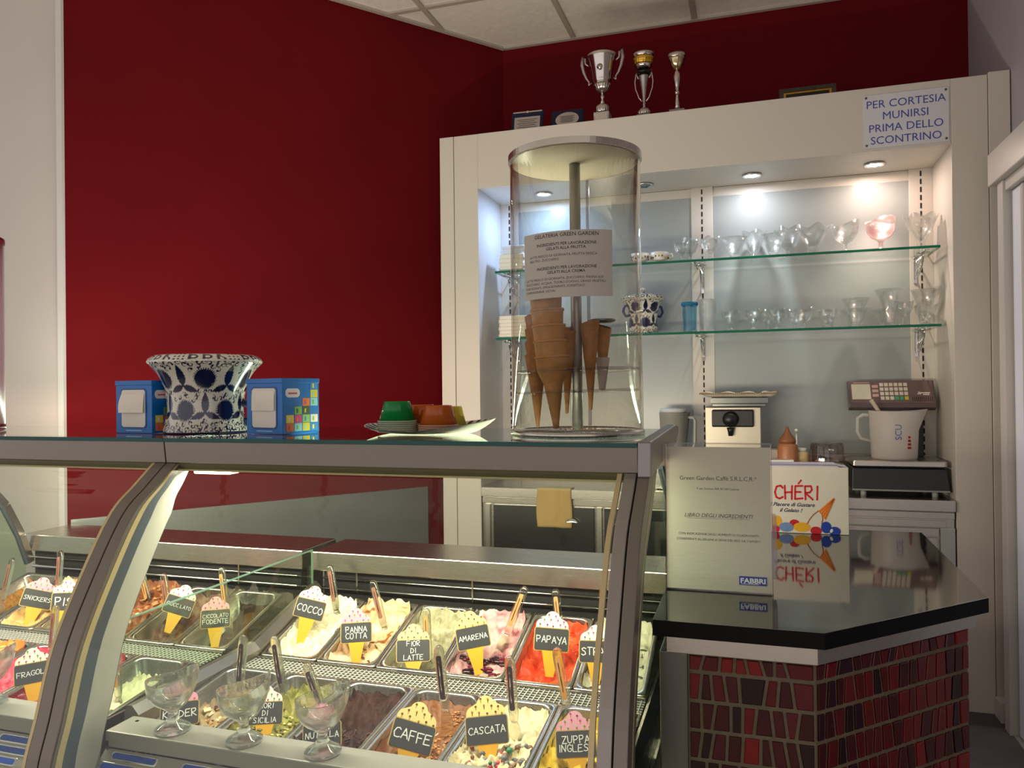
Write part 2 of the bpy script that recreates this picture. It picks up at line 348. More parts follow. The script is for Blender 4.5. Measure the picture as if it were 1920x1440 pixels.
wr = G().box(.925, 1.02, .2, 3.87, 0, CEIL+.05).build('wall_right', pm('wall_right_paint', '#a9a3ac', .6, var=.02, scale=3)); struct(wr)
# ceiling: slab above, T-bar grid and one panel per cell, cut along the angled wall
ce = G().box(-6, 3, -5, 3.97, CEIL+.03, CEIL+.09).build('ceiling', m_ceil); struct(ce)
def clip(poly):
    out = []; d = lambda p: (Vector(p)-P0).dot(WN)
    for p, q in zip(poly, poly[1:]+poly[:1]):
        dp, dq = d(p), d(q)
        if dp >= 0: out.append(p)
        if dp*dq < 0: t = dp/(dp-dq); out.append((p[0]+(q[0]-p[0])*t, p[1]+(q[1]-p[1])*t))
    return out
XS = [-.26+.605*k for k in range(-5, 2)]+[.925]; YS = [3.87]+[3.33-.6*k for k in range(0, 6)]
cells = 0; bars = G()
for i in range(len(XS)-1):
    for j in range(len(YS)-1):
        p = clip([(XS[i]+.012, YS[j+1]+.012), (XS[i+1]-.012, YS[j+1]+.012), (XS[i+1]-.012, YS[j]-.012), (XS[i]+.012, YS[j]-.012)])
        if len(p) < 3: continue
        g = G().prism(p, CEIL+.006+.001*((i*3+j) % 3), CEIL+.028); g.build('ceiling_tile', m_ceil, ce)
for x in XS[1:-1]:
    ytop = 3.87 if x > P0.x else 3.87+(x-P0.x)/WD.x*WD.y
    G().box(x-.012, x+.012, .3, ytop-.005, CEIL-.004, CEIL+.012).build('grid_bar', m_tbar, ce)
for y in YS[1:]:
    xl = P0.x+(y-P0.y)/WD.y*WD.x
    if y < PJ.y: xl = -3.2
    G().box(xl+.01, .925, y-.012, y+.012, CEIL-.003, CEIL+.011).build('grid_bar', m_tbar, ce)
G().prism([tuple(P0), tuple(PJ), tuple(PJ+WN*.022), tuple(P0+WN*.022)], CEIL-.006, CEIL+.012).build('wall_angle', m_tbar, ce)
G().box(-1.24, .925, 3.848, 3.87, CEIL-.006, CEIL+.012).build('wall_angle', m_tbar, ce)
# sliding door on the right
d = thing('door_1', None, None, (.9, 2.2, 0)); d['kind'] = 'structure'
m_door = pm('door_leaf', '#eceef8', .35); m_doorframe = pm('door_frame', '#c4bdb6', .4)
G().box(-.078, .025, -1.99, 1.005, 1.955, 2.072).build('header_box', m_doorframe, d, bevel=.004)
G().box(-.06, .025, .90, .96, 0, 1.955).build('door_jamb', m_doorframe, d, bevel=.003)
G().box(-.052, .025, -1.9, .90, 1.915, 1.955).build('head_rail', m_doorframe, d, bevel=.003)
G().box(-.03, .0, -.5, .885, .012, 1.91).box(-.034, -.03, .80, .885, .012, 1.91).build('door_leaf', m_door, d)
G().box(-.036, -.03, .77, .79, .012, 1.91).build('leaf_stile', m_doorframe, d)
G().box(-.05, .02, -1.9, .99, 0, .006).build('threshold_strip', pm('threshold', '#b9b4ae', .4, .6), d)
G().box(.842, .9249, 3.21, 3.284, 0, .07).build('baseboard_right', m_trim)['kind'] = 'structure'
# steel splashback along the foot of the red wall
s0, s1 = P0+WD*.486, PJ-WD*.01
sp = G().prism([tuple(s0+WN*.004), tuple(s1+WN*.004), tuple(s1+WN*.016), tuple(s0+WN*.016)], .02, .762).build('steel_splashback', pm('splashback_steel', '#8c9290', .38, .55, var=.06, scale=5))
tag(sp, 'dark steel splashback panel along the foot of the red wall', 'splashback')

# ================================================================== white display cabinet
CX0, CX1, NX0, NX1, FY, BY = -1.376, .921, -1.19, .725, 3.29, 3.63
cab = thing('display_cabinet', 'white built-in display cabinet with lit niche behind the counter', 'cabinet', (-.23, FY, 0))
ox = .23
def cb(name, mats, x0, x1, y0, y1, z0, z1, bevel=.002, parent=None):
    return G().box(x0+ox, x1+ox, y0-FY, y1-FY, z0, z1).build(name, mats, parent or cab, bevel=bevel)
cb('side_panel', m_cab, CX0, -1.3085, FY, BY+.06, 0, 2.40)
cb('side_panel', m_cab, -1.306, NX0, FY+.001, BY+.02, 0, 2.40)
cb('side_panel', m_cab, NX1, .848, FY, BY+.02, 0, 2.40)
cb('side_panel', m_cab, .850, CX1, FY-.004, BY+.02, 0, 2.407)
cb('header_panel', m_cab, NX0, NX1, FY, FY+.022, 2.15, 2.40)
cb('niche_ceiling', m_cab, NX0, NX1, FY+.022, BY, 2.15, 2.17)
cb('top_board', m_cab, NX0, NX1, FY+.022, BY+.02, 2.37, 2.40)
cb('back_board', m_cab, NX0, NX1, BY, BY+.02, .40, 2.15)
for x0, x1 in ((-1.10, -.268), (-.172, .635)):
    cb('grey_panel', m_backpanel, x0, x1, BY-.006, BY-.0005, .94, 2.105, bevel=0)
for x0, x1 in ((-1.19, -1.10), (-.268, -.172), (.635, .725)):
    u = cb('slotted_upright', m_cab, x0, x1, BY-.012, BY-.0005, .80, 2.15, bevel=.001)
    xm = (x0+x1)/2; g = G(); z = .86
    while z < 2.13: g.box(xm-.003+ox, xm+.003+ox, BY-.0135-FY, BY-.011-FY, z, z+.022); z += .034
    tag(g.build('upright_slots', m_blackrubber, u), kind='stuff')
cb('niche_rail', m_steel, NX0, NX1, BY-.02, BY-.0065, .905, .938)
for i, x in enumerate((-.93, -.463, 0.0, .483)):
    lit = i != 1
    r = G().lathe([(.040, -.002), (.041, -.006), (.036, -.009), (.030, -.007), (.029, .004)], 28, (x+ox, NICHE_Y-FY, NICHE_Z)).build('downlight_ring', m_chrome, cab)
    lm = pm('downlight_lens_%d' % i, '#ffffff', .3, emit=((.6, .78, 1, 1), (1, 1, 1, 1), (.92, .94, 1, 1), (1, .86, .78, 1))[i], es=25 if lit else .0) if lit else pm('downlight_off', '#8f8f90', .25, .6)
    G().lathe([(.0005, -.001), (.029, -.0015), (.029, .003), (.0005, .004)], 24, (x+ox, NICHE_Y-FY, NICHE_Z-.004)).build('downlight_lens', lm, r)
# shelf brackets (wire fans under each shelf at the uprights)
def bracket(x, z):
    g = G(); y0 = BY-.012
    g.tube([(x+ox, y0-FY, z-.004), (x+ox, y0-.20-FY, z-.004)], .004, 6)
    pts = [(x+ox, y0-.17*cos(t)-FY, z-.004-.085*sin(t)) for t in [PI/2*k/8 for k in range(9)]]; g.tube(pts, .0035, 6)
    for k in range(1, 8):
        t = PI/2*k/8; g.tube([(x+ox, y0-.17*cos(t)-FY, z-.004-.085*sin(t)), (x+ox, y0-.17*cos(t)*.9-FY, z-.004)], .0018, 5)
    g.box(x+ox-.006, x+ox+.006, y0-.004-FY, y0-FY, z-.11, z+.005)
    g.lathe([(.0005, -.011), (.024, -.010), (.026, -.004), (.0005, -.001)], 16, (x+ox, y0-.16-FY, z))
    g.build('shelf_bracket', m_chrome, cab)
SH = ((1.785, 'upper'), (1.475, 'lower'))
for z, nm in SH:
    for x in (-1.10, -.22, .655): bracket(x, z-.010)
    for (x0, x1, side) in ((-1.143, -.2435, 'left-hand'), (-.2405, .702, 'right-hand')):
        where = 'behind the acrylic cone tube' if side == 'left-hand' else 'crowded with sundae glasses' if nm == 'upper' else 'with the smaller glasses'
        lab = '%s green-edged glass shelf of the niche, %s' % (nm, where)
        t = thing('glass_shelf', lab, 'shelf', (x0, 3.385, z-.010), group='glass shelves in the niche')
        w = x1-x0; D = .232
        G().box(0, w, .0015, D, .0, .0098).build('glass_pane', m_shelfglass, t)
        G().box(0, w, 0, .0015, 0, .010).box(-.0012, 0, 0, D, 0, .010).box(w, w+.0012, 0, D, 0, .010).build('green_edge', m_glassedge, t)
# sign on the header
def plane_sign(t, w, h, mat_): return G().box(-w/2, w/2, -.003, 0, 0, h).build('plate', mat_, t, bevel=.001)
t = thing('notice_sign', 'white notice screwed to the cabinet header, blue capitals about the receipt', 'sign', (.5685, FY-.0005, 2.162))
plane_sign(t, .300, .208, pm('sign_white', '#d2d0d6', .35))
g = typeset([('PER CORTESIA', 0, .155, 1), ('MUNIRSI', 0, .108, 1), ('PRIMA DELLO', 0, .061, 1), ('SCONTRINO', 0, .014, 1)], .0425); k = .276/ (max(p[0] for p in g.v)-min(p[0] for p in g.v))
g.mapv(lambda x, y, z: (x*min(k, 1.1), -.0036, z)).build('lettering', pm('sign_blue', '#3b4a9c', .5), t)
for sx in (-1, 1):
    for z in (.011, .197): G().lathe([(.0045, 0), (.0045, .002), (.0005, .003)], 10).xf(Matrix.Translation((sx*.139, -.003, z)) @ Matrix.Rotation(PI/2, 4, 'X')).build('screw', pm('screw', '#6e6658', .4, .8), t)

# ---- trophies and plaques on the cabinet top
TZ = 2.4005
def trophy_big():
    p = at(1130, 222, Y=3.355); t = thing('trophy_cup', 'tallest silver trophy cup with two scroll handles on cabinet top', 'trophy', (p.x, 3.355, TZ), group='trophies on the cabinet')
    G().box(-.034, .034, -.034, .034, 0, .045).build('plinth', pm('trophy_marble', '#a7a09a', .4, var=.1, scale=40), t, bevel=.002)
    G().box(-.028, .028, -.0355, -.034, .006, .038).build('inscription_plate', m_silver, t)
    fl = lambda n, k: (lambda r, z, a: (r*(1+k*cos(n*a)), z))
    G().lathe([(.0005, .045), (.026, .047), (.030, .062), (.027, .078), (.012, .09)], 72, mod=fl(18, .05)).build('fluted_foot', m_silver, t)
    G().lathe([(.012, .09), (.006, .105), (.006, .112), (.012, .118), (.006, .124), (.009, .14)], 24).build('stem', m_silver, t)
    G().lathe([(.009, .14), (.024, .148), (.034, .165), (.036, .176)], 72, mod=fl(18, .045)).build('fluted_bowl', m_silver, t)
    G().lathe([(.036, .176), (.034, .18), (.040, .19), (.047, .23), (.058, .285), (.066, .30), (.064, .303), (.055, .285), (.045, .22), (.0005, .19)], 40).build('cup_body', m_silver, t)
    G().lathe([(.0005, 0), (.012, 0), (.013, .003), (.0005, .005)], 20).xf(Matrix.Translation((.0, -.052, .235)) @ Matrix.Rotation(PI/2, 4, 'X')).build('medallion', m_silver, t)
    for s in (-1, 1):
        pts = [(.050, .20), (.062, .192), (.060, .205), (.072, .222), (.084, .25), (.092, .285), (.088, .318), (.078, .31), (.076, .288), (.062, .276)]
        if s < 0: pts = [(x*.98, z-.012) for x, z in pts]
        G().tube([(s*x, 0, z) for x, z in pts], [.003, .003, .004, .005, .007, .008, .006, .005, .004, .003], 8).build('handle', pm('handle_silver', '#b9aeb0', .35, .8), t)
trophy_big()
p = at(1208, 212, Y=3.355); t = thing('trophy_cup', 'middle trophy with gold band on top and loop handles', 'trophy', (p.x, 3.355, TZ), group='trophies on the cabinet')
G().box(-.030, .030, -.03, .03, 0, .014).build('plinth', pm('trophy_marble2', '#a7a09a', .4, var=.1, scale=40), t, bevel=.002)
G().lathe([(.0005, .014), (.027, .015), (.028, .03), (.018, .045), (.008, .05)], 64, mod=lambda r, z, a: (r*(1+.05*cos(16*a)), z)).build('fluted_foot', m_silver, t)
G().lathe([(.008, .05), (.005, .06), (.008, .066), (.005, .072), (.007, .09), (.013, .14), (.020, .185), (.022, .19), (.0005, .195)], 28).build('stem', pm('stem_silver', '#a89f9c', .3, .9), t)
G().lathe([(.0005, .192), (.030, .198), (.032, .206), (.012, .214), (.01, .218)], 28).build('dark_collar', pm('collar', '#2a2426', .2, .8), t)
G().lathe([(.01, .216), (.03, .222), (.036, .232), (.037, .236)], 32).build('bowl', m_silver, t)
G().lathe([(.037, .236), (.042, .24), (.044, .262), (.043, .266)], 60, mod=lambda r, z, a: (r*(1+.03*cos(20*a)), z)).build('gold_band', m_gold, t)
G().lathe([(.043, .266), (.046, .278), (.045, .284), (.040, .28), (.0005, .25)], 32).build('rim', m_silver, t)
for s in (-1, 1): G().tube([(s*x, 0, z) for x, z in ((.008, .078), (.022, .095), (.036, .135), (.039, .165), (.034, .196), (.030, .215), (.028, .19), (.024, .178))], .003, 8).build('handle', m_silver, t)
p = at(1270, 205, Y=3.355); t = thing('trophy_cup', 'smallest slim trophy with round bowl and waisted stem', 'trophy', (p.x, 3.355, TZ), group='trophies on the cabinet')
G().box(-.032, .032, -.03, .03, 0, .02).build('plinth', pm('trophy_marble3', '#8e8784', .4, var=.1, scale=40), t, bevel=.002)
G().lathe([(.0005, .02), (.013, .02), (.010, .05), (.006, .085), (.0065, .09)], 20).build('foot', m_silver, t)
G().lathe([(.0065, .09), (.011, .094), (.011, .102), (.006, .106), (.010, .125), (.016, .155), (.014, .175), (.006, .192), (.005, .197)], 10).build('stem', m_silver, t)
G().lathe([(.005, .196), (.018, .205), (.030, .222), (.034, .238), (.036, .243)], 28).build('bowl', pm('pale_gold', '#c4b48c', .2, 1), t)
G().lathe([(.036, .243), (.037, .25), (.037, .262), (.033, .262), (.02, .24), (.0005, .235)], 28).build('rim', m_silver, t)
def plaque(u, v, w, h, lab, oval, yaw, tilt):
    p = at(u, v, Y=3.36); t = thing('award_plaque', lab, 'plaque', (p.x, 3.362, TZ), (math.radians(-tilt), 0, yaw), 'award plaques on the cabinet')
    G().box(-w/2, w/2, 0, .012, 0, h).build('blue_velvet_backing', pm('navy_velvet', '#0c1132', .85), t, bevel=.004)
    if oval: g = G().prism([(w*.36*cos(2*PI*i/32), h*.5+h*.36*sin(2*PI*i/32)) for i in range(32)], -.002, 0, 'y')
    else: g = G().box(-w*.40, w*.40, -.002, 0, h*.06, h*.74)
    pl = g.build('silver_plate', pm('plaque_silver', '#b4aca6', .35, .5), t)
    g = G()
    for i in range(6):
        ww = w*(.28 if i % 2 else .22)*(.8 if oval else 1.1); z = h*(.34+.06*i) if oval else h*(.18+.085*i); g.box(-ww, ww, -.0028, -.002, z, z+.0028)
    g.build('engraving', pm('engraving', '#6b6460', .6), pl)
    if not oval: G().box(-w*.45, w*.45, -.003, 0, h*.93, h*.985).box(-.004, .004, -.004, 0, h*.9, h).build('frame_clip', m_silver, t)
plaque(987, 238, .150, .115, 'navy plaque with oblong silver plate, leaning at cabinet top corner', False, .05, 14)
plaque(1062, 231, .150, .100, 'navy plaque with oval silver plate beside the tallest trophy', True, .0, 16)
p = at(1515, 175, Y=3.6); t = thing('framed_picture', 'dark gold-lined frame lying back behind the header, only its top showing', 'frame', (p.x, 3.60, TZ), (math.radians(-14), 0, 0))
w, h = .235, .168
for x0, x1, z0, z1 in ((-w/2, w/2, h-.018, h), (-w/2, w/2, 0, .018), (-w/2, -w/2+.018, .018, h-.018), (w/2-.018, w/2, .018, h-.018)): G().box(x0, x1, 0, .014, z0, z1).build('frame_moulding', pm('old_frame', '#4a4138', .5, .3, var=.25, scale=60), t)
G().box(-w/2+.018, w/2-.018, .003, .010, .018, h-.018).build('gold_liner', m_gold, t); G().box(-w/2+.028, w/2-.028, .002, .003, .028, h-.028).build('picture', pm('picture_dark', '#1c1418', .4), t)

# ---- things on the glass shelves
LG = 'glasses on the upper shelf', 'glasses on the lower shelf'
def wavy(n, A, r0, r1, ph=0): 
    def f(r, z, a):
        k = max(0, (r-r0)/(r1-r0)); return (r*(1+.06*k*cos(n*a+ph)), z+A*k*k*cos(n*a+ph))
    return f
def coupe_g(w, h, n=2, A=.008, ph=0, foot=.34, seg=40):   # bowl on a short stem, wavy lip
    R = w/2; f = R*foot*2
    pr = [(.0005, 0), (f, 0), (f, h*.03), (f*.75, h*.06), (.11*R+.003, h*.13), (.10*R+.002, h*.27), (R*.25, h*.34), (R*.62, h*.45), (R*.88, h*.66), (R, h), (R*.965, h*1.0), (R*.84, h*.68), (R*.58, h*.50), (R*.2, h*.42), (.0005, h*.41)]
    return G().lathe(pr, seg, mod=wavy(n, A, R*.3, R, ph))
def cone_g(w, h, foot=.42, n=0, A=0, ph=0, seg=32, waist=.12):      # thick base, straight flaring wall
    R = w/2; f = R*foot
    pr = [(.0005, 0), (f, 0), (f*1.02, h*.06), (f*.86, h*waist), (f*.95, h*(waist+.06)), (R*.7, h*.62), (R, h), (R*.965, h), (R*.66, h*.63), (f*.8, h*(waist+.14)), (.0005, h*(waist+.12))]
    return G().lathe(pr, seg, mod=wavy(n, A, f, R, ph) if n else None)
def tumbler_g(w, h, seg=28):
    R = w/2; md = lambda r, z, a: (r*(1+.05*sin(3*a+z*70)+.03*sin(2*a-z*45)), z)
    return G().lathe([(.0005, 0), (R*.88, 0), (R*.9, .006), (R*.86, h*.3), (R*.92, h*.65), (R*.9, h*.9), (R, h), (R*.92, h), (R*.82, h*.88), (R*.84, h*.6), (R*.78, h*.25), (R*.7, h*.09), (.0005, h*.08)], seg, mod=md)
def two_tier_g(w, h, seg=32):   # a flaring glass nested in a wider low bowl
    R = w/2; return G().lathe([(.0005, 0), (R*.42, 0), (R*.44, h*.05), (R*.38, h*.1), (R*.42, h*.16), (R*.52, h*.42), (R*.58, h*.62), (R*.95, h*.98), (R, h), (R*.94, h), (R*.5, h*.6), (R*.4, h*.2), (.0005, h*.14)], seg)
def on_shelf(u0, u1, vtop, shelf, Y, gf, name, lab, mat_=None, hk=1.0, cat='glass', **kw):
    z = SH[shelf][0]+.0005; a, b = at(u0, vtop, Y=Y), at(u1, vtop, Y=Y); w = b.x-a.x; p = at((u0+u1)/2, vtop, Y=Y); h = (p.z-z)*hk
    o = gf(w*.98, h, **kw).build(name, mat_ or m_bowl); o.location = ((a.x+b.x)/2, Y, z); return tag(o, lab, cat, LG[shelf])
U = [(1262, 1292, 455, 3.43, coupe_g, 'glass_coupe', 'small low glass coupe next to the coffee cups, upper shelf', dict(n=3, A=.006, ph=1)),
     (1277, 1310, 448, 3.52, coupe_g, 'glass_coupe', 'leaf-lipped coupe behind the smallest coupe on the upper shelf', dict(n=3, A=.008)),
     (1313, 1350, 447, 3.44, coupe_g, 'glass_coupe', 'wavy coupe in front of the middle slotted upright, upper shelf', dict(n=4, A=.007, ph=.6)),
     (1351, 1403, 446, 3.45, cone_g, 'sundae_bowl', 'first plain conical bowl from the middle upright, upper shelf', dict()),
     (1389, 1437, 436, 3.55, cone_g, 'sundae_glass', 'taller flared glass standing behind between two plain conical bowls', dict(foot=.26, n=5, A=.006)),
     (1425, 1475, 440, 3.45, cone_g, 'sundae_bowl', 'second plain conical bowl from the middle upright, upper shelf', dict()),
     (1450, 1505, 430, 3.54, coupe_g, 'glass_coupe', 'frilled coupe half hidden behind the big scalloped glass', dict(n=6, A=.008)),
     (1492, 1556, 427, 3.44, cone_g, 'sundae_glass', 'wide scalloped cone glass on thick clear foot, upper shelf middle', dict(foot=.36, n=5, A=.010, ph=.4, waist=.2)),
     (1556, 1612, 421, 3.46, coupe_g, 'glass_coupe', 'large round sundae coupe with high arched lip, upper shelf', dict(n=2, A=.013, ph=1.2, foot=.25)),
     (1620, 1682, 414, 3.46, coupe_g, 'glass_coupe', 'pink-tinted leaf-shaped coupe under the warm downlight', dict(n=2, A=.012, ph=2.4, foot=.2)),
     (1692, 1760, 406, 3.47, cone_g, 'sundae_glass', 'tallest flower-rimmed glass at the upper shelf end', dict(foot=.28, n=6, A=.009, waist=.16))]
for (u0, u1, v, Y, gf, nm, lab, kw) in U: on_shelf(u0, u1, v, 0, Y, gf, nm, lab, m_bowlpink if 'pink' in lab else None, **kw)
Lw = [(1350, 1390, 583, 3.43, coupe_g, 'glass_coupe', 'wavy coupe right beside the clear rippled tumbler, lower shelf', dict(n=2, A=.007, ph=.5)),
      (1392, 1432, 582, 3.43, coupe_g, 'glass_coupe', 'second wavy coupe from the clear tumbler, lower shelf', dict(n=2, A=.006, ph=1.8)),
      (1424, 1456, 583, 3.54, coupe_g, 'glass_coupe', 'small coupe set back between two wavy ones, lower shelf', dict(n=3, A=.005)),
      (1437, 1476, 580, 3.43, coupe_g, 'glass_coupe', 'third wavy coupe in the front row, lower shelf middle', dict(n=2, A=.007, ph=.2)),
      (1474, 1506, 583, 3.54, coupe_g, 'glass_coupe', 'set-back coupe left of the high-lipped coupe, lower shelf', dict(n=3, A=.006, ph=1)),
      (1488, 1527, 580, 3.43, coupe_g, 'glass_coupe', 'coupe with one raised lip next to small conical bowl', dict(n=2, A=.010, ph=.9)),
      (1530, 1573, 581, 3.44, cone_g, 'sundae_bowl', 'small plain conical bowl alone on the lower shelf', dict(foot=.5)),
      (1575, 1632, 560, 3.46, two_tier_g, 'sundae_glass', 'flaring thick-based glass nearest the small conical bowl', dict()),
      (1572, 1636, 580, 3.53, cone_g, 'sundae_bowl', 'wide low bowl behind the flaring thick-based glass', dict(foot=.5)),
      (1638, 1697, 543, 3.46, two_tier_g, 'sundae_glass', 'tall flaring glass, tallest on the lower shelf', dict()),
      (1632, 1700, 580, 3.53, cone_g, 'sundae_bowl', 'wide low bowl behind the tallest flaring glass', dict(foot=.5)),
      (1675, 1713, 566, 3.43, coupe_g, 'glass_coupe', 'small stemmed coupe in front of the tall flaring glasses', dict(n=2, A=.005)),
      (1706, 1760, 543, 3.50, two_tier_g, 'sundae_glass', 'stacked flaring glass against the niche side, lower shelf', dict()),
      (1712, 1758, 572, 3.43, coupe_g, 'glass_coupe', 'last coupe at the lower shelf end by the niche side', dict(n=3, A=.006))]
for (u0, u1, v, Y, gf, nm, lab, kw) in Lw: on_shelf(u0, u1, v, 1, Y, gf, nm, lab, **kw)
o = on_shelf(1278, 1308, 568, 1, 3.45, tumbler_g, 'glass_tumbler', 'rippled glass tumbler with bright blue rim, lower shelf', m_blueglass)
h = max(v.co.z for v in o.data.vertices); R = max(abs(v.co.x) for v in o.data.vertices)
G().lathe([(R*1.0, h-.014), (R*1.08, h-.006), (R*1.02, h+.002), (R*.86, h+.001), (R*.86, h-.012)], 28, closed=True).build('blue_rim', m_bluerim, o)
on_shelf(1308, 1344, 562, 1, 3.46, tumbler_g, 'glass_tumbler', 'clear rippled tumbler beside the blue-rimmed one')
# coffee cups with a printed band
for (u, lab) in ((1237, 'small patterned coffee cup with round handle, nearest the sundae coupes'), (1200, 'small patterned coffee cup half hidden by the acrylic cone tube')):
    p = at(u, 480, Y=3.44); t = thing('coffee_cup', lab, 'cup', (p.x, 3.44, 1.7855), group='coffee cups on the shelf')
    G().lathe([(.0005, 0), (.022, 0), (.028, .01), (.037, .03), (.040, .047), (.037, .047), (.033, .03), (.02, .009), (.0005, .007)], 24).build('cup_body', m_white, t)
    g = G(); rr = random.Random(u)
    for k in range(16):
        a = 2*PI*k/16; zz = .026+.006*rr.uniform(-1, 1); r = .0375
        g.ball((r*cos(a), r*sin(a), zz), .005, 6, rr.choice((0, 0, 1)), (.6, .6, 1))
    g.build('printed_band', [pm('cup_brown', '#6a3a2a', .5), m_gold], t)
    G().tube([(.036, 0, .036), (.052, 0, .040), (.058, 0, .028), (.050, 0, .014), (.032, 0, .014)], .0035, 8).build('handle', m_white, t)
# stacks of white square dishes at the far end of both shelves
def dish(w, h): return G().prism(rrect(w, .11, .012), 0, h, smooth=False)
for (u0, u1, n, zsh, wh, hd) in ((940, 986, 4, 1.785, 'upper', .0195), (938, 990, 6, 1.475, 'lower', .0168)):
    a, b = at(u0, 500, Y=3.45), at(u1, 500, Y=3.45); w = b.x-a.x
    for k in range(n):
        o = dish(w, hd).build('square_dish', m_white, bevel=.002); o.location = ((a.x+b.x)/2+.003*(k % 2), 3.46, zsh+.0005+k*(hd+.0002))
        pos = 'bottom' if k == 0 else 'top' if k == n-1 else ('second', 'third', 'fourth', 'fifth')[k-1]+(' from bottom' )
        tag(o, 'white square dish, %s of the stack on the %s shelf' % (pos, wh), 'dish', 'white dishes on the %s shelf' % wh)
a, b = at(946, 460, Y=3.47), at(990, 460, Y=3.47); m_paledish = pm('glass_dish', '#d9e4f2', .15)
for k in range(3):
    o = dish(b.x-a.x, .0132).build('square_dish', m_paledish, bevel=.002); o.location = ((a.x+b.x)/2, 3.47, 1.7855+.079+k*.0134)
    tag(o, 'smaller pale dish, %s of three on top of upper shelf stack' % ('lowest', 'middle', 'topmost')[k], 'dish', 'pale small dishes on the upper shelf')

# ================================================================== painted blue-and-white ceramics
def ceramic_mat():
    m, nt, out = newmat('blue_white_ceramic'); b = nt.nodes.new('ShaderNodeBsdfPrincipled'); a = nt.nodes.new('ShaderNodeAttribute'); a.attribute_name = 'paint'
    nt.links.new(a.outputs['Color'], b.inputs['Base Color']); nt.links.new(b.outputs[0], out.inputs[0]); b.inputs['Roughness'].default_value = .16; b.inputs['Coat Weight'].default_value = .5; return m
m_ceramic = ceramic_mat()
def floral(x, y, Wd, Hh, seed, nrep):        # hand-painted floral decoration, metric coordinates on the unrolled pot
    blue = np.zeros(x.shape, bool); wrap = lambda d: (d+Wd/2) % Wd - Wd/2; rnd = np.random.RandomState(seed)
    solid = []
    def leaf(cx, cy, ang, L, w):
        dx, dy = wrap(x-cx), y-cy; p = dx*np.cos(ang)+dy*np.sin(ang); q = -dx*np.sin(ang)+dy*np.cos(ang)
        t = np.clip(p/L, 0, 1); hw = w*np.sin(np.pi*t**.75)*(1-.18*np.abs((t*7) % 1)); return (p > 0) & (p < L) & (np.abs(q) < hw)
    S = Wd/nrep
    for k in range(nrep):
        for (cx, cy, R) in ((k*S, .69*Hh, .0265*Hh/.2), ((k+.5)*S, .29*Hh, .0285*Hh/.2)):
            dx, dy = wrap(x-cx), y-cy; r = np.hypot(dx, dy*.97); th = np.arctan2(dy, dx); saw = np.abs((th/(2*np.pi)*34) % 1-.5)*2
            sun = r < R*(.80+.24*saw); blue |= sun; solid.append((cx, cy, R*1.12))
        for (cx, cy, up) in (((k+.5)*S, .60*Hh, 1), (k*S, .26*Hh, 1)):
            for ang, L in ((1.57, .054), (3.52, .043), (-.38, .043)):
                L *= Hh/.2; blue |= leaf(cx, cy, ang, L, L*.21); solid.append((cx+np.cos(ang)*L*.5, cy+np.sin(ang)*L*.5, L*.42))
    n = 0; tries = 0; pts = []
    while n < 150*nrep and tries < 14000:
        tries += 1; cx, cy = rnd.uniform(0, Wd), rnd.uniform(0, .93*Hh); ok = True
        for (a, b, R) in solid:
            d = abs((cx-a+Wd/2) % Wd-Wd/2)
            if math.hypot(d, cy-b) < R+.003*Hh/.2: ok = False; break
        if ok:
            for (a, b) in pts:
                d = abs((cx-a+Wd/2) % Wd-Wd/2)
                if math.hypot(d, cy-b) < .0082*Hh/.2: ok = False; break
        if not ok: continue
        pts.append((cx, cy)); n += 1; dx, dy = wrap(x-cx), y-cy; a0 = rnd.uniform(0, 6.28); r = np.hypot(dx, dy); th = (np.arctan2(dy, dx)-a0) % (2*np.pi); R = .0040*Hh/.2
        blue |= (np.abs(r-R) < .0019*Hh/.2*(1-th/5.2)) & (th < 4.6); blue |= np.hypot(dx-R*np.cos(a0), dy-R*np.sin(a0)) < .0026*Hh/.2
    return blue
def paint(o, prof_r, H, seed, nrep, band):
    me = o.data; n = len(me.vertices); co = np.empty(n*3); me.vertices.foreach_get('co', co); co = co.reshape(-1, 3)
    a = (np.arctan2(co[:, 1], co[:, 0])/(2*np.pi)) % 1; Wd = 2*np.pi*prof_r; x, y = a*Wd, co[:, 2]
    blue = floral(x, y, Wd, H, seed, nrep); cream = np.array(lin('#dcd8c8')); navy = np.array(lin('#12163f'))
    yb = band*H
    blue[(np.abs(y-yb) < .0016*H/.2)] = False
    top = y > yb+.002*H/.2                                             # scrollwork letters round the lip
    S = Wd/26; ph = (x % S)/S; v = np.clip((y-yb)/(H-yb), 0, 1); idx = np.floor(x/S).astype(int) % 4
    letter = ((np.abs(ph-.3) < .10) | ((np.abs(np.hypot(ph-.55, (v-.55)*1.1)-.27) < .09) & (idx != 2)) | ((idx == 2) & (np.abs(ph-.6-.2*np.sin(v*6)) < .10))) & (v > .16) & (v < .92)
    blue = np.where(top, letter & (idx != 3) | (top & (idx == 3) & (np.hypot((ph*3) % 1-.5, (v*2.5) % 1-.5) < .28)), blue)
    c = np.where(blue[:, None], navy, cream); at_ = me.color_attributes.new('paint', 'FLOAT_COLOR', 'POINT'); at_.data.foreach_set('color', c.astype(np.float32).ravel())
def spline(prof, n):
    out = []; P = prof
    for i in range(len(P)-1):
        p0, p1, p2, p3 = P[max(i-1, 0)], P[i], P[i+1], P[min(i+2, len(P)-1)]
        for k in range(n):
            t = k/n; out.append(tuple(.5*((2*p1[c])+(-p0[c]+p2[c])*t+(2*p0[c]-5*p1[c]+4*p2[c]-p3[c])*t*t+(-p0[c]+3*p1[c]-3*p2[c]+p3[c])*t**3) for c in (0, 1)))
    return out+[P[-1]]
TOPZ = 1.1345
t = thing('ceramic_pot', 'large blue and white floral ceramic pot with flared lip on the case top', 'pot', (at(386, 700, Y=1.685).x, 1.685, TOPZ), (0, 0, 1.187))
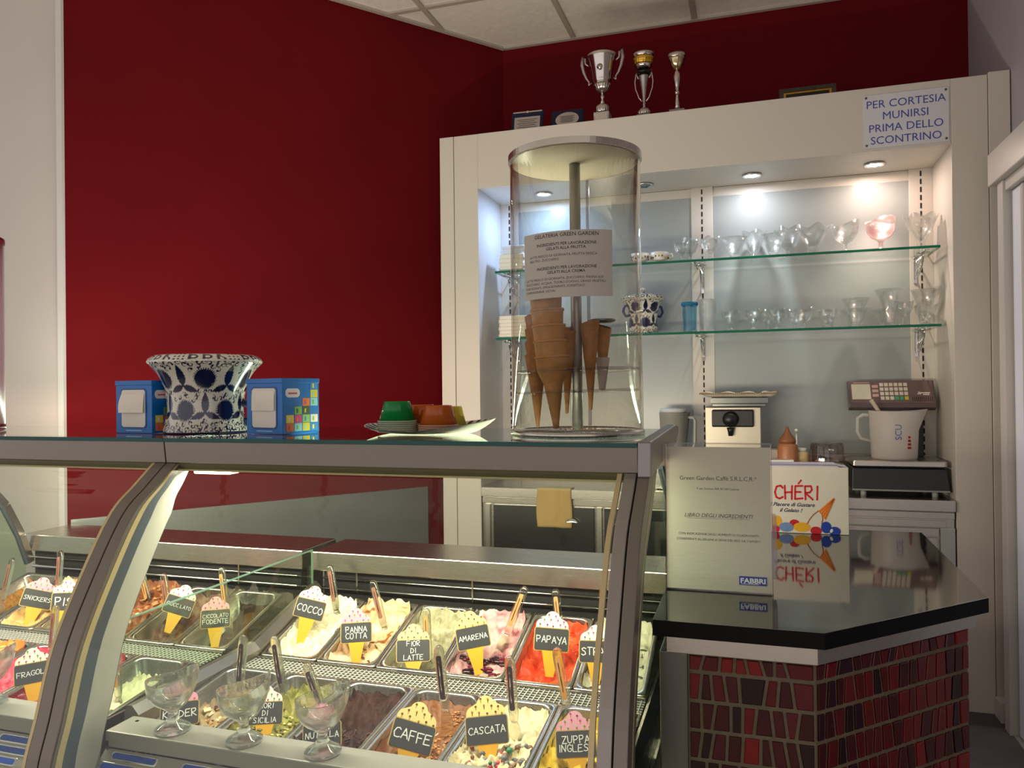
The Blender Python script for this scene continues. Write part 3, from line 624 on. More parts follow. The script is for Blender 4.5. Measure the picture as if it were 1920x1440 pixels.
vp = spline([(.103, .0), (.105, .006), (.099, .03), (.095, .065), (.097, .095), (.104, .125), (.117, .152), (.134, .172), (.142, .181), (.139, .190), (.128, .1985), (.120, .200)], 14)
o = G().lathe(vp, 560).build('pot_body', m_ceramic, t); paint(o, .105, .2, 3, 6, .915)
G().lathe([(.120, .1995), (.112, .19), (.095, .14), (.085, .05), (.0005, .02)], 40).build('pot_inside', m_white, t)
G().lathe([(.0005, -.0005), (.104, -.0005), (.106, .003), (.103, .006)], 48).build('foot_ring', pm('navy_glaze', '#14173c', .2), t)
G().tube([(.090, -.02, .075), (.125, -.025, .072), (.132, -.025, .05), (.125, -.025, .03), (.092, -.02, .024)], .011, 10).xf(Matrix.Rotation(-.62, 4, 'Z')).build('handle', pm('handle_glaze', '#2a2c48', .2), t)
t = thing('ceramic_jar', 'small lidded blue and white floral jar on lower glass shelf', 'jar', (at(1206, 600, Y=3.47).x, 3.47, 1.4755), (0, 0, .6))
k = at(1248, 600, Y=3.47).x-at(1164, 600, Y=3.47).x
vp = spline([(.066, 0), (.064, .01), (.060, .05), (.062, .09), (.072, .12), (.086, .14), (.095, .148), (.090, .156), (.075, .160)], 10); vp = [(r*k/.19, z*1.07) for r, z in vp]
o = G().lathe(vp, 260).build('jar_body', m_ceramic, t); paint(o, .066, .171, 9, 5, .89)
G().lathe([(.074, .171), (.05, .178), (.012, .182), (.008, .19), (.014, .198), (.010, .207), (.0005, .210)], 28).build('lid', m_ceramic, t); paint(t.children[1], .05, .21, 5, 5, .99)
for s in (-1, 1): G().tube([(s*.066, 0, .13), (s*.09, 0, .125), (s*.098, 0, .10), (s*.085, 0, .08), (s*.062, 0, .085)], .006, 8).build('handle', pm('jar_handle', '#2a3060', .2), t)

# ================================================================== on top of the case
def napkin_box(u, v, Y, rot, lab, flap):
    p = at(u, v, Z=TOPZ); W_, D_, H_ = .128, .122, .136
    t = thing('napkin_box', lab, 'napkin box', (p.x, p.y, TOPZ), (0, 0, rot), 'napkin boxes on the case top')   # origin: front right bottom corner
    g = G().box(-W_, 0, .002, D_, 0, H_-.004)
    g.build('carton', m_blue, t, bevel=.0015)
    G().box(-W_-.001, .001, .0, D_+.001, H_-.012, H_).build('lid_fold', m_blue, t, bevel=.001)
    wx0, wx1, wz0, wz1 = -W_+.022, -.022, .016, H_-.024
    g = G(); ring = rrect(wx1-wx0+.008, wz1-wz0+.008, .010, 5, (wx0+wx1)/2, (wz0+wz1)/2); g.prism(ring, .0012, .002, 'y'); g.build('window_border', pm('box_border', '#0a4f94', .4), t)
    g = G(); ring = rrect(wx1-wx0, wz1-wz0, .008, 5, (wx0+wx1)/2, (wz0+wz1)/2)
    g.prism(ring, .0004, .0018, 'y'); nap = g.build('napkins', pm('napkin_paper', '#ece6d8', .8, bump=.3, bscale=70), t)
    zc = wz0+(wz1-wz0)*.43
    g = G(); nx = 12
    def fold(a, b):
        x = wx0+.002+(wx1-wx0-.004)*a; z = zc+(wz1-.006-zc)*b if not flap else zc-.004+(wz1-.006-zc)*b
        bulge = .0015+.004*sin(PI*b)*(.4+.6*sin(PI*a))+(.010*(1-b)**2*(1-a*.6) if flap else .002*(1-b)**3); return (x-(.006*flap*(1-a)*sin(PI*b)), -bulge, z)
    g.grid(fold, nx, 10); g.build('napkin_fold', pm('napkin_paper2', '#eee8da', .8, bump=.25, bscale=60), nap)
    g = G().add([(wx0+.014, 0, .006), (wx1-.014, 0, .006), (wx1-.014, 0, .0085), (wx0+.014, 0, .0085)], [(0, 1, 2, 3)]); off(g, 0, .0015, 0); g.build('web_address_line', pm('pale_blue_print', '#9cc8ec', .5), t)
    # right side: brand oval and the stair of little coloured picture squares
    X = .0008; g = G(); ring = rrect(.046, .022, .010, 5, .034, .100); g.prism(ring, 0, X, 'x'); g.build('white_badge', pm('badge', '#e6e0e2', .5), t)
    g = G().box(0, X*1.6, .020, .048, .097, .101).build('badge_print', pm('badge_red', '#c85a6a', .5), t)
    cols = ['#e6793a', '#8fd0dc', '#d8c83a', '#3f8fd0', '#f0d84c', '#d0508a', '#8fc06a', '#e08a3a', '#e8e2d8', '#c8488a', '#e8e4da', '#7fb858', '#d8c83c', '#e6e2dc', '#d04a7c']
    rows = ((0, 4), (0, 4), (1, 2), (2, 2), (3, 1), (3, 1)); q = 0; cell = .0205
    for r, (c0, n) in enumerate(rows):
        for c in range(c0, c0+n):
            y0 = .010+c*(cell+.006); 
            G().box(0, X, y0+.003, y0+cell+.006, .006+r*cell, .006+r*cell+cell-.001).build('picture_square', SQ[q % len(SQ)], t)
            G().box(X, X*1.5, y0+.009, y0+.014, .010+r*cell, .006+r*cell+cell*.7).xf(Matrix.Identity(4)).build('picture_square_print', SQ[(q*3+5) % len(SQ)], t); q += 1
SQ = [pm('square_%d' % i, h, .5) for i, h in enumerate(['#e6793a', '#8fd0dc', '#d8c83a', '#3f8fd0', '#f0d84c', '#d0508a', '#8fc06a', '#e8e2d8', '#7fb858', '#4a5a3a'])]
napkin_box(284, 813, 1.63, -.10, 'blue napkin box with a loose fold hanging out, left of the ceramic pot', 1)
napkin_box(529, 815, 1.62, -.24, 'blue napkin box with flat tidy napkins, right of the ceramic pot', 0)
# paper tray with upside-down gelato tubs
t = thing('paper_tray', 'white paper tray with brown striped turned-up rim under the tubs', 'tray', (-.745, 1.70, TOPZ))
def tray(a, b, th):
    ang = 2*PI*a; k = b; rx, ry = .165*k, .105*k
    lift = .001+max(0, (k-.62)/.38)**1.6*(.016+.018*max(0, cos(ang))+.004*max(0, -cos(ang))-.010*max(0, -sin(ang))); return (rx*cos(ang), ry*sin(ang), lift+th)
g = G().grid(lambda a, b: tray(a, b, .0015), 96, 14).grid(lambda a, b: tray(a, b, 0), 96, 14)
g.build('tray_sheet', pm('tray_paper', '#dcd8cf', .5), t)
g = G()
for i in range(72):
    if i % 2: continue
    a0, a1 = i/72, (i+.9)/72; pts = [(a0, .84), (a1, .84), (a1, .985), (a0, .985)]
    q = [tray(a, b, .0024) for a, b in pts]; g.add(q, [(0, 1, 2, 3)])
g.build('striped_rim', pm('tray_stripes', '#4a2c1c', .5), t)
def tubs(u, v, Y, col, rimcol, n, s, labs, grp):
    p = at(u, v, Y=Y); mt = translucent('tub_'+grp[:6], col, .35, .12, .05); mr = translucent('tubrim_'+grp[:6], rimcol, .3, .25)
    for k in range(n):
        z = TOPZ+.0045+k*.0048
        tt = thing('gelato_tub', labs[0] if k == n-1 else labs[2] if k == 0 else '%s rim in the %s stack of tubs' % (('second lowest', 'third lowest', 'fourth lowest', 'fifth lowest', 'sixth lowest', 'seventh lowest')[k-1], labs[1]), 'tub', (p.x, Y, z), group=grp)
        G().lathe([(.0435*s, .0005), (.036*s, .036), (.0300*s, .0475), (.0290*s, .0485), (.0005, .0490)] if 0 else [(.0430*s, .001), (.0318*s, .0440), (.0308*s, .0478), (.0302*s, .0486), (.0290*s, .0490), (.0270*s, .0491), (.0005, .0491)], 60, mod=lambda r, z, a: (r*(1+(.012*cos(15*a) if z < .047 else 0)), z)).build('tub_wall', mt, tt)
        G().lathe([(.0428*s, 0), (.0465*s, 0), (.0470*s, .002), (.0462*s, .0042), (.0430*s, .0042)], 30, closed=True).build('tub_rim', mr, tt)
tubs(745, 800, 1.66, '#17a24c', '#b8c4a8', 6, 1.0, ('green upside-down gelato tub topping the green stack', 'green', 'lowest pale green rim of the green tub stack'), 'green tubs')
tubs(822, 800, 1.665, '#d8702c', '#c49a80', 4, 1.02, ('orange upside-down gelato tub at the front right of tray', 'front orange', 'lowest rim of the front orange tub stack'), 'orange tubs in front')
tubs(790, 800, 1.745, '#de6c28', '#c49a80', 4, 1.0, ('orange upside-down tub half hidden behind the front orange one', 'rear orange', 'lowest rim of the rear orange tub stack'), 'tubs orange behind')
tubs(845, 800, 1.755, '#e6d24c', '#d8cc70', 3, .9, ('yellow upside-down tub peeping out behind the orange tubs', 'yellow', 'lowest rim of the yellow tub stack'), 'yellow tubs')
# acrylic cone tube
TC = Vector((-.387, 1.722)); TR = .149
t = thing('cone_tube', 'tall clear acrylic cone tube with steel lid at the case end', 'cone holder', (TC.x, TC.y, TOPZ))
G().lathe([(.0005, 0), (TR+.002, 0), (TR+.002, .010), (.0005, .0105)], 64).build('base_disc', m_acryledge, t); G().lathe([(TR+.0021, 0), (TR+.003, .001), (TR+.003, .010), (TR-.002, .0106), (TR-.004, .0106), (TR-.004, 0)], 64, closed=True).build('base_ring', m_steel, t)
G().lathe([(TR, .0115), (TR, .617), (TR-.004, .617), (TR-.004, .0115)], 72, closed=True).build('acrylic_wall', m_acryl, t)
G().lathe([(.0005, .619), (TR+.003, .619), (TR+.003, .633), (TR-.004, .635), (.0005, .635)], 72, m=0, smooth=False).lathe([(.0005, .6175), (TR-.005, .6175), (TR-.005, .6188), (.0005, .6188)], 64, m=1).build('lid', [m_steel, pm('lid_underside', '#ece4cc', .6)], t)
G().lathe([(.0125, .0108), (.0125, .617)], 20).build('centre_pole', pm('pole_aluminium', '#a9a6a4', .35, .6), t)
G().box(-.0035, .0035, TR-.012, TR-.004, .012, .615).build('acrylic_seam', m_acryledge, t)
for z in (.141, .0935):
    g = G().lathe([(.0126, 0), (TR-.007, 0), (TR-.007, .005), (.0126, .005)], 56, closed=True); g.xf(Matrix.Translation((0, 0, z)) @ Matrix.Rotation(-.028, 4, 'Y') @ Matrix.Rotation(-.012, 4, 'X'))
    g.build('cone_disc', thinglass('disc_acrylic_%d' % (z*100), '#e6e2e4', 1.6, .05), t)
g = G(); rr = random.Random(4)
for k in range(40): g.ball((rr.gauss(.01, .035), rr.gauss(-.02, .02), .0125), rr.uniform(.0012, .0032), 6, 0, (1, 1, .5))
tag(g.build('wafer_crumbs', m_wafer2, t), kind='stuff')
# curved ingredient sheet wrapped on the front of the tube
def wrap(x, y, z):
    a = -PI/2+.08+x/(TR+.002); r = TR+.0012-y; return (r*cos(a), r*sin(a), z)
sh = thing('ingredient_sheet', 'white printed ingredient sheet taped round the front of the acrylic tube', 'sheet', (TC.x, TC.y, TOPZ))
SW, S0, S1 = .206, .294, .434
g = G().grid(lambda a, b: wrap(-SW/2+SW*a, 0, S0+(S1-S0)*b+.004*a), 24, 2).grid(lambda a, b: wrap(SW/2-SW*a, -.0004, S0+(S1-S0)*b+.004*(1-a)), 24, 2); g.build('paper', m_paper, sh)
TXT = [('GELATERIA GREEN GARDEN', 0, .126, 1.28), ('INGREDIENTI PER LAVORAZIONE', 0, .108, 1.0), ('GELATI ALLA FRUTTA', 0, .099, 1.0), ('INGREDIENTI PER LAVORAZIONE', 0, .058, 1.0), ('GELATI ALLA CREMA', 0, .049, 1.0)]
g = typeset(TXT, .0088, bold=.012)
LT = [('LATTE FRESCO DI GIORNATA, FRUTTA FRESCA', -.086, .085, .82), ('NEUTRO, ZUCCHERO', -.086, .0765, .82), ('LATTE FRESCO DI GIORNATA, ZUCCHERO, PANNA SUX', -.097, .036, .80), ('ZUCCHERO, ACQUA, TUORLI D\'UOVO, GRASSI VEGETALI,', -.097, .0275, .80), ('IDROGENATI, EMULSIONANTI, SORBITOLO,', -.097, .019, .80), ('CARRAGENINA, UOVA)', -.097, .0105, .80)]
g.merge(typeset(LT, .0088, align='LEFT'))
for (hw, z) in ((.072, .1245), (.072, .1065), (.046, .0975), (.072, .0565), (.045, .0475)): g.box(-hw, hw, -.0001, 0, z-.0006, z)
g.mapv(lambda x, y, z: wrap(x, .0, S0+z+.002+.004*(x/SW+.5))); g.v = [((p[0])*1.004, p[1]*1.004, p[2]) for p in g.v]
g.build('printed_text', pm('ink', '#2a2c2e', .6), sh)
# wafer cones held in the discs
def cup_cone(name, rim, L, lab, u, vt, vb, Y, sleeve=False, rolled=False):
    T, B = at(u[0], vt, Y=Y), at(u[1], vb, Y=Y); d = (T-B); L = d.length
    if rolled: pr = [(.0005, 0), (.0035, .002), (rim*.5, L*.45), (rim, L), (rim-.003, L), (.0005, L*.6)]
    else: pr = [(.0005, 0), (.006, .001), (.008, L*.1), (.0205, L*.60), (.0215, L*.63), (.024, L*.66), (rim*.94, L*.80), (rim, L*.97), (rim*1.04, L*.985), (rim*1.04, L), (rim*.95, L), (rim*.86, L*.8), (.0005, L*.64)]
    o = thing('wafer_cone', lab, 'cone', tuple(B), group='wafer cones in the acrylic tube'); o.rotation_euler = d.to_track_quat('Z', 'Y').to_euler()
    md = (lambda r, z, a: (r*(1+.02*sin(3*a+z*60)), z+(.006*cos(a-1) if z > L*.95 else 0))) if rolled else (lambda r, z, a: (r*(1+.012*cos(14*a)*(1 if z < L*.6 else .6)), z))
    G().lathe(pr, 36, mod=md).build('cone_wall', m_wafer2 if rolled else m_wafer, o)
    if not rolled: G().lathe([(rim*1.045, L*.972), (rim*1.075, L*.98), (rim*1.06, L*1.003), (rim*.94, L*1.001)], 36).build('moulded_rim', m_wafer, o)
    if sleeve: G().lathe([(rim*.36, L*.02), (rim*.80, L*.52), (rim*.82, L*.52), (rim*.38, L*.02)], 24, closed=True).build('paper_sleeve', pm('sleeve', '#cfc0bf', .7), o)
    return o
for k in range(5):
    dv = k*29.2; du = k*2.8
    cup_cone('c', .0355, 0, ('lowest wafer cup-cone of the front stack, its tip on base', 'second wafer cup-cone up in the front stack', 'third wafer cup-cone up in the front stack', 'fourth wafer cup-cone up in the front stack', 'topmost wafer cup-cone of the front stack under the sheet')[k], (1034-du, 1043-du*1.2), 668-dv, 804-dv, 1.63)
for k in range(4):
    dv = k*24
    cup_cone('c', .026, 0, ('lowest narrow wafer cone at the far left of the tube', 'second narrow wafer cone up at the tube\'s far left', 'third narrow wafer cone up at the tube\'s far left', 'topmost narrow wafer cone at the tube\'s far left')[k], (1005, 1008.5), 664-dv, 802-dv, 1.70, rolled=True)
cup_cone('c', .020, 0, 'rolled wafer cone just left of the steel pole', (1064, 1063), 616, 776, 1.71, rolled=True)
cup_cone('c', .018, 0, 'rolled wafer cone directly behind the steel pole', (1073, 1079), 616, 798, 1.80, rolled=True)
cup_cone('c', .0225, 0, 'rolled wafer cone just right of the steel pole', (1106, 1108), 606, 769, 1.72, rolled=True)
cup_cone('c', .020, 0, 'wafer cone in a pale paper sleeve, rightmost in the tube', (1131, 1129), 612, 733, 1.76, sleeve=True, rolled=True)
p = at(1128, 606, Y=1.765); o = G().lathe([(.0005, -.002), (.018, -.003), (.030, .0), (.033, .004), (.030, .006), (.0005, .0)], 24).build('shallow_cup', pm('cap_grey', '#8f8f96', .25, .6)); o.location = (p.x, 1.765, p.z+.003); tag(o, 'grey shallow cup resting on the rightmost wafer cone', 'cup')
# second acrylic tube, mostly beyond the frame on the left
q = at(-44, 600, Y=1.62); t = thing('cone_tube', 'second acrylic tube with dark red rims at the far left of case', 'cone holder', (q.x-.165, 1.66, TOPZ))
G().lathe([(.14, .012), (.14, .56), (.136, .56), (.136, .012)], 64, closed=True).build('acrylic_wall', thinglass('pinkish_acrylic', '#efe4e8', 1.2, .3), t)
m_dred = pm('dark_red_rim', '#5a1a26', .3)
G().lathe([(.0005, 0), (.142, 0), (.142, .014), (.0005, .014)], 64).build('base_disc', m_dred, t); G().lathe([(.0005, .558), (.142, .558), (.142, .572), (.0005, .576)], 64).build('lid', m_dred, t)
G().lathe([(.0125, .0135), (.0125, .559)], 16).build('centre_pole', m_chrome, t)

# ================================================================== steel back bench in the niche and what stands on it
BZ = .795
bn = thing('steel_bench', 'long steel work bench under the niche with dark drawers and doors', 'bench', (-.23, 3.28, 0))
def bb(name, mats, x0, x1, y0, y1, z0, z1, bevel=.0015, parent=None): return G().box(x0+.23, x1+.23, y0-3.28, y1-3.28, z0, z1).build(name, mats, parent or bn, bevel=bevel)
bb('bench_top', m_steel, -1.187, .722, 3.279, 3.608, .752, BZ, .002)
bb('carcass', m_steel, -1.185, .720, 3.30, 3.60, .02, .752)
bb('top_rail', m_steel, -1.185, .720, 3.292, 3.30, .722, .748)
m_dkdrawer = brushed('dark_drawer_front', '#4a4c4b', .3)
for (x0, x1, hd) in ((-1.13, -.67, 'cup'), (-.625, -.17, 'knob'), (-.125, .19, 'knob')):
    dr = bb('drawer', m_dkdrawer, x0, x1, 3.284, 3.2995, .30, .716)
    if hd == 'cup':
        g = G(); g.grid(lambda a, b: (-.765+.23+.030*cos(PI*a), 3.284-3.28-.020*sin(PI*b/2)*1.0, .652+.022*sin(PI*a)*cos(PI*b/2*.9)), 14, 6); g.build('cup_handle', m_chrome, dr)
    else: G().ball((x0+.055+.23, 3.270-3.28, .652), .011, 12).tube([(x0+.055+.23, 3.284-3.28, .652), (x0+.055+.23, 3.27-3.28, .652)], .005).build('knob', m_chrome, dr)
    bb('drawer', m_dkdrawer, x0, x1, 3.284, 3.2995, .05, .29)
for x in (-1.16, -.648, -.148, .205): bb('upright_post', m_steel_z, x-.012, x+.012, 3.288, 3.30, .03, .718)
bb('header_strip', m_steel, .225, .690, 3.286, 3.2995, .690, .716); bb('header_strip', m_steel, .225, .665, 3.286, 3.2995, .656, .686)
dr = bb('door', m_steel, .225, .660, 3.284, 3.2995, .05, .650)
G().lathe([(.0005, -.002), (.012, 0), (.014, .006), (.008, .012), (.006, .02)], 16).xf(Matrix.Translation((.63+.23, 3.262-3.28, .612)) @ Matrix.Rotation(-PI/2, 4, 'X')).build('knob', m_chrome, dr)
bb('side_post', m_steel_z, .668, .720, 3.286, 3.2995, .03, .690)
# tea towel on the bench edge
a, b = at(1006, 912, Y=3.27), at(1071, 992, Y=3.27); zb = b.z
t = G(); rr = random.Random(2)
def towel(s, q):
    L1 = .06; L = L1+(BZ-zb); d = q*L; x = a.x+(b.x-a.x)*s+.004*sin(q*7+s*3)*q
    if d < L1: return (x, 3.278+(L1-d), BZ+.0035)
    dd = d-L1; return (x+.004*s*dd*5, 3.273-.003*sin(s*9+1)*min(1, dd*8)-.004*abs(s-.42)*dd, BZ+.003-dd)
t.grid(towel, 18, 24); o = t.build('tea_towel', pm('towel_cloth', '#c2a265', .85, var=.08, scale=6, bump=.25, bscale=30)); sm = o.modifiers.new('thick', 'SOLIDIFY'); sm.thickness = .003; sm.offset = 1
tag(o, 'folded beige tea towel hanging over the bench edge', 'towel')
# lidded grey jug on a steel container
q = at(1262, 765, Y=3.45); zt = q.z
o = thing('steel_container', 'plain steel container under the lidded grey jug', 'container', (q.x, 3.45, BZ))
jz = zt-.215
G().prism(rrect(.17, .17, .02), 0, .004, m=0).prism(rrect(.17, .17, .02), .0, jz-BZ-.001).build('container_body', m_steel, o); G().prism(rrect(.174, .174, .022), jz-BZ-.012, jz-BZ-.0005).build('container_lid', m_steel, o)
t = thing('lidded_jug', 'grey measuring jug with pale flat lid and side handle', 'jug', (q.x, 3.45, jz))
m_jug = pm('jug_grey', '#8f8f88', .4)
def spout(r, z, a, w=.25, k=.25, z0=.15):
    d = abs((a-PI+PI) % (2*PI)-PI); return (r*(1+k*max(0, 1-d/w)*max(0, (z-z0)/.05)), z)
G().lathe([(.0005, 0), (.050, 0), (.053, .006), (.060, .19), (.062, .195), (.057, .192), (.050, .01), (.0005, .006)], 32, mod=lambda r, z, a: spout(r, z, a-PI)).build('jug_body', m_jug, t)
G().lathe([(.0005, .193), (.055, .195), (.060, .203), (.056, .212), (.0005, .216)], 32).build('lid', pm('lid_pale', '#c9ccc8', .35), t)
G().tube([(.057, 0, .175), (.085, 0, .172), (.094, 0, .16), (.092, 0, .06), (.084, 0, .04), (.055, 0, .035)], .007, 8).build('handle', pm('jug_handle', '#a9aaa4', .4), t)
# cream dispenser with tray on top
a, b = at(1322, 763, Y=3.40), at(1427, 763, Y=3.40)
t = thing('cream_dispenser', 'steel-fronted whipped cream dispenser with black nozzle block', 'dispenser', (0, 0, 0)); w = b.x-a.x; t.location = (a.x, 3.40, BZ); H = a.z-BZ
G().box(0, w, 0, .2, .008, H).build('body', brushed('cream_steel', '#b4ae9e', .4), t, bevel=.004)
for x in (.02, w-.02): G().lathe([(.0005, 0), (.012, 0), (.012, .009), (.0005, .009)], 12, (x, .03, 0)).build('foot', m_blackrubber, t)
g = G().box(.028, w-.030, -.022, -.0005, H-.085, H-.012); blk = g.build('nozzle_block', m_black, t, bevel=.006)
G().lathe([(.0005, -.03), (.020, -.028), (.032, -.01), (.034, .015), (.0005, .02)], 24).xf(Matrix.Translation((.105, -.030, H-.052)) @ Matrix.Rotation(-PI/2, 4, 'X')).build('nozzle_dial', m_black, blk)
G().lathe([(.0005, 0), (.009, 0), (.012, .02), (.016, .035), (.0005, .035)], 16, (.105, -.03, H-.122)).build('spout', m_black, blk)
G().box(.012, .040, -.002, 0, .095, .120).build('power_switch', pm('switch_dark', '#2c3022', .4), t, bevel=.002)
G().box(.025, w+.030, -.03, .17, H+.014, H+.040).box(.03, w+.02, .02, .15, H, H+.014).build('top_shelf', m_darksteel, t, bevel=.002)
tt = thing('paper_tray', 'crumpled oblong paper tray lying on the cream dispenser', 'tray', (a.x+w/2+.025, 3.46, BZ+H+.041))
def tray2(u_, v_, th): 
    x = (u_-.5)*.32; y = (v_-.5)*.2; e = max(abs(u_-.5), abs(v_-.5))*2; k = max(0, (e-.75)/.25)
    return (x, y, .0008+th+.018*k*k+.004*k*sin(u_*23)+(.004*sin(u_*40)*k if u_ > .7 else 0))
G().grid(lambda p, q_: tray2(p, q_, .0012), 40, 20).grid(lambda p, q_: tray2(p, q_, 0), 40, 20).build('tray_sheet', pm('tray2', '#e2d8c6', .5), tt)
g = G(); 
for i in range(40):
    g.add([(-.16+.008*i, -.1005, .012), (-.155+.008*i, -.1005, .012), (-.155+.008*i, -.1005, .019), (-.16+.008*i, -.1005, .019)], [(0, 1, 2, 3)])
g.build('striped_rim', pm('tray2_stripes', '#8a6a3c', .6), tt)
# sauce bottles and small tubs
q = at(1476, 800, Y=3.40); t = thing('squeeze_bottle', 'brown squeeze bottle with pointed nozzle cap', 'bottle', (q.x, 3.40, BZ)); H = q.z-BZ
m_brown = pm('caramel_plastic', '#b0754e', .4)
G().lathe([(.0005, 0), (.037, 0), (.040, .01), (.040, H*.70), (.037, H*.73), (.026, H*.76), (.0005, H*.76)], 28).build('bottle_body', m_brown, t)
G().lathe([(.0005, H*.755), (.034, H*.757), (.034, H*.80), (.026, H*.84), (.022, H*.86), (.011, H*.92), (.005, H), (.0005, H)], 24).build('nozzle_cap', pm('cap_brown', '#96603f', .4), t)
q = at(1500, 840, Y=3.44); t = thing('sauce_bottle', 'short cream-coloured bottle just right of the brown squeeze bottle', 'bottle', (q.x+.005, 3.44, BZ)); H = q.z-BZ
G().lathe([(.0005, 0), (.030, 0), (.032, .008), (.031, H*.8), (.024, H*.92), (.0005, H*.93)], 24).build('bottle_body', pm('cream_plastic', '#d9bd88', .4), t); G().lathe([(.0005, H*.925), (.022, H*.93), (.022, H), (.0005, H)], 20).build('cap', m_white, t)
q = at(1490, 806, Y=3.50); t = thing('measuring_stick', 'thin white ball-ended stick standing behind the sauce bottles', 'stick', (q.x+.006, 3.50, BZ)); H = q.z-BZ
G().tube([(.004, 0, 0), (0, 0, H-.006)], .003, 8).build('stick', m_white, t); G().ball((0, 0, H-.004), .008, 10).build('ball_end', m_white, t)
q = at(1465, 861, Y=3.36); w = at(1487, 861, Y=3.36).x-at(1441, 861, Y=3.36).x
o = G().prism(rrect(w, .10, .01), 0, q.z-BZ).build('plastic_tub', m_white, bevel=.003); o.location = (q.x, 3.40-.045, BZ); tag(o, 'low white plastic tub in front of the brown squeeze bottle', 'tub')
q = at(1452, 842, Y=3.50); o = G().prism(rrect(.10, .08, .012), 0, q.z-BZ).build('plastic_tub', pm('pinkish_tub', '#d9c8bf', .4), bevel=.003); o.location = (q.x-.02, 3.51, BZ); tag(o, 'taller pinkish plastic tub behind the low white tub', 'tub')
q = at(1550, 830, Y=3.42); R = (at(1584, 850, Y=3.42).x-at(1515, 850, Y=3.42).x)/2; H = q.z-BZ
t = thing('clear_container', 'clear plastic container of pink sachets with a see-through lid', 'container', (q.x, 3.43, BZ))
m_cplas = thinglass('clear_plastic', '#ece8e6', 1.7, .04)
G().lathe([(.0005, .001), (R*.9, .001), (R*.97, H*.55), (R*.97, H*.58), (R*.94, H*.56), (R*.87, .004)], 36).build('bowl', m_cplas, t)
G().lathe([(R*1.0, H*.56), (R*1.0, H*.62), (R*.94, H*.94), (R*.88, H), (.0005, H), (.0005, H-.002), (R*.86, H-.003), (R*.92, H*.93), (R*.97, H*.58)], 36).build('lid', m_cplas, t)
t2 = G()
rr = random.Random(5)
for k in range(12):
    x, y, z = rr.uniform(-R*.6, R*.5), rr.uniform(-R*.5, R*.5), .02+.011*k
    o = G().box(-.028, .028, -.018, .018, 0, .003).build('sachet', [pm('sachet_pink', '#d8607a', .4), pm('sachet_cream', '#d9cdb4', .4), pm('sachet_dark', '#4a2c30', .4)][k % 3]); o.location = (q.x+x, 3.43+y, BZ+z); o.rotation_euler = (rr.uniform(-.2, .2), rr.uniform(-.2, .2), rr.uniform(0, 3))
    tag(o, '%s sachet in the clear plastic container' % (('pink', 'cream', 'dark')[k % 3]), 'sachet', ('pink sachets in the container', 'cream sachets in the container', 'dark sachets in the container')[k % 3])
# electronic scale with tilted display head
a, b = at(1597, 905, Y=3.335), at(1786, 905, Y=3.335); w = min(b.x, .716)-a.x; x0 = a.x
t = thing('scale', 'black electronic scale with steel plate and tilted keypad head', 'scale', (x0, 3.335, BZ))
body = [(0, .022), (w, .022), (w-.006, .108), (.006, .108)]
g = G(); g.add([(0, 0, .026), (w, 0, .026), (w, .24, .026), (0, .24, .026), (.004, .012, .112), (w-.008, .012, .112), (w-.008, .23, .112), (.004, .23, .112)], [(3, 2, 1, 0), (4, 5, 6, 7), (0, 1, 5, 4), (1, 2, 6, 5), (2, 3, 7, 6), (3, 0, 4, 7)]); g.build('housing', pm('scale_black', '#242628', .5), t, bevel=.004)
G().box(.002, w-.002, -.002, .002, .024, .030).build('base_trim', pm('scale_trim', '#8f9190', .4), t)
for x in (.045, w-.05):
    for y in (.02, .2): G().lathe([(.0005, 0), (.011, 0), (.011, .025), (.0005, .025)], 12, (x, y, 0)).build('foot', pm('scale_foot', '#a9a9a4', .5), t)
g = G(); loft(g, [[(p[0]+w/2-.002, p[1]+.12, z) for p in rrect(w*k, .235*k2, .012)] for k, k2, z in ((.93, .93, .116), (.97, 1.0, .122), (.97, 1.0, .138), (.95, .97, .142), (.90, .90, .1405))], 0, False, True, True); g.build('weighing_plate', m_steel, t)
G().box(w-.075, w-.045, .245, .262, .02, .42).build('mast', m_black, t, bevel=.002)
A, B = at(1592, 765, Y=3.50), at(1757, 765, Y=3.50); hw = B.x-A.x; hz = at(1592, 716, Y=3.56).z-A.z
hd = G(); hd.prism([(0, 0), (0, .016), (.062, hz+.004), (.085, hz-.004), (.03, -.012)][::-1], 0, hw, 'x')
hd = hd.build('display_head', pm('scale_head', '#57484a', .4), t, bevel=.003); hd.location = (A.x-x0, 3.50-3.335, A.z-BZ); hd.rotation_euler = (0, .0, 0)
# keypad face lies on the sloping front: local coordinates along the slope
sl = Vector((0, .062, hz+.004-.016)); SLL = sl.length; sl.normalize(); nrm = Vector((0, -sl.z, sl.y)) if False else Vector((0, -abs(sl.z), abs(sl.y))); 
def on_face(x0_, x1_, s0_, s1_, th, name, mt):
    o0 = Vector((0, 0, .016)); g = G(); P = lambda x, s, h: tuple(o0+Vector((x, 0, 0))+sl*s+nrm*h)
    g.add([P(x, s, h) for h in (-.001, th) for (x, s) in ((x0_, s0_), (x1_, s0_), (x1_, s1_), (x0_, s1_))], [(0, 3, 2, 1), (4, 5, 6, 7), (0, 1, 5, 4), (1, 2, 6, 5), (2, 3, 7, 6), (3, 0, 4, 7)]); return g.build(name, mt, hd)
S = SLL
on_face(.010, hw-.008, S*.04, S*.97, .0008, 'keypad_face', pm('keypad_face', '#6a5654', .3))
on_face(hw*.045, hw*.265, S*.20, S*.84, .0016, 'display_window', pm('display_window', '#cfc9b4', .12))
m_key = pm('key_cream', '#d2c8b4', .4); m_keyg = pm('key_green', '#3f9a72', .4); m_keyy = pm('key_yellow', '#c8b83a', .4); m_keyp = pm('key_pink', '#c49a92', .4)
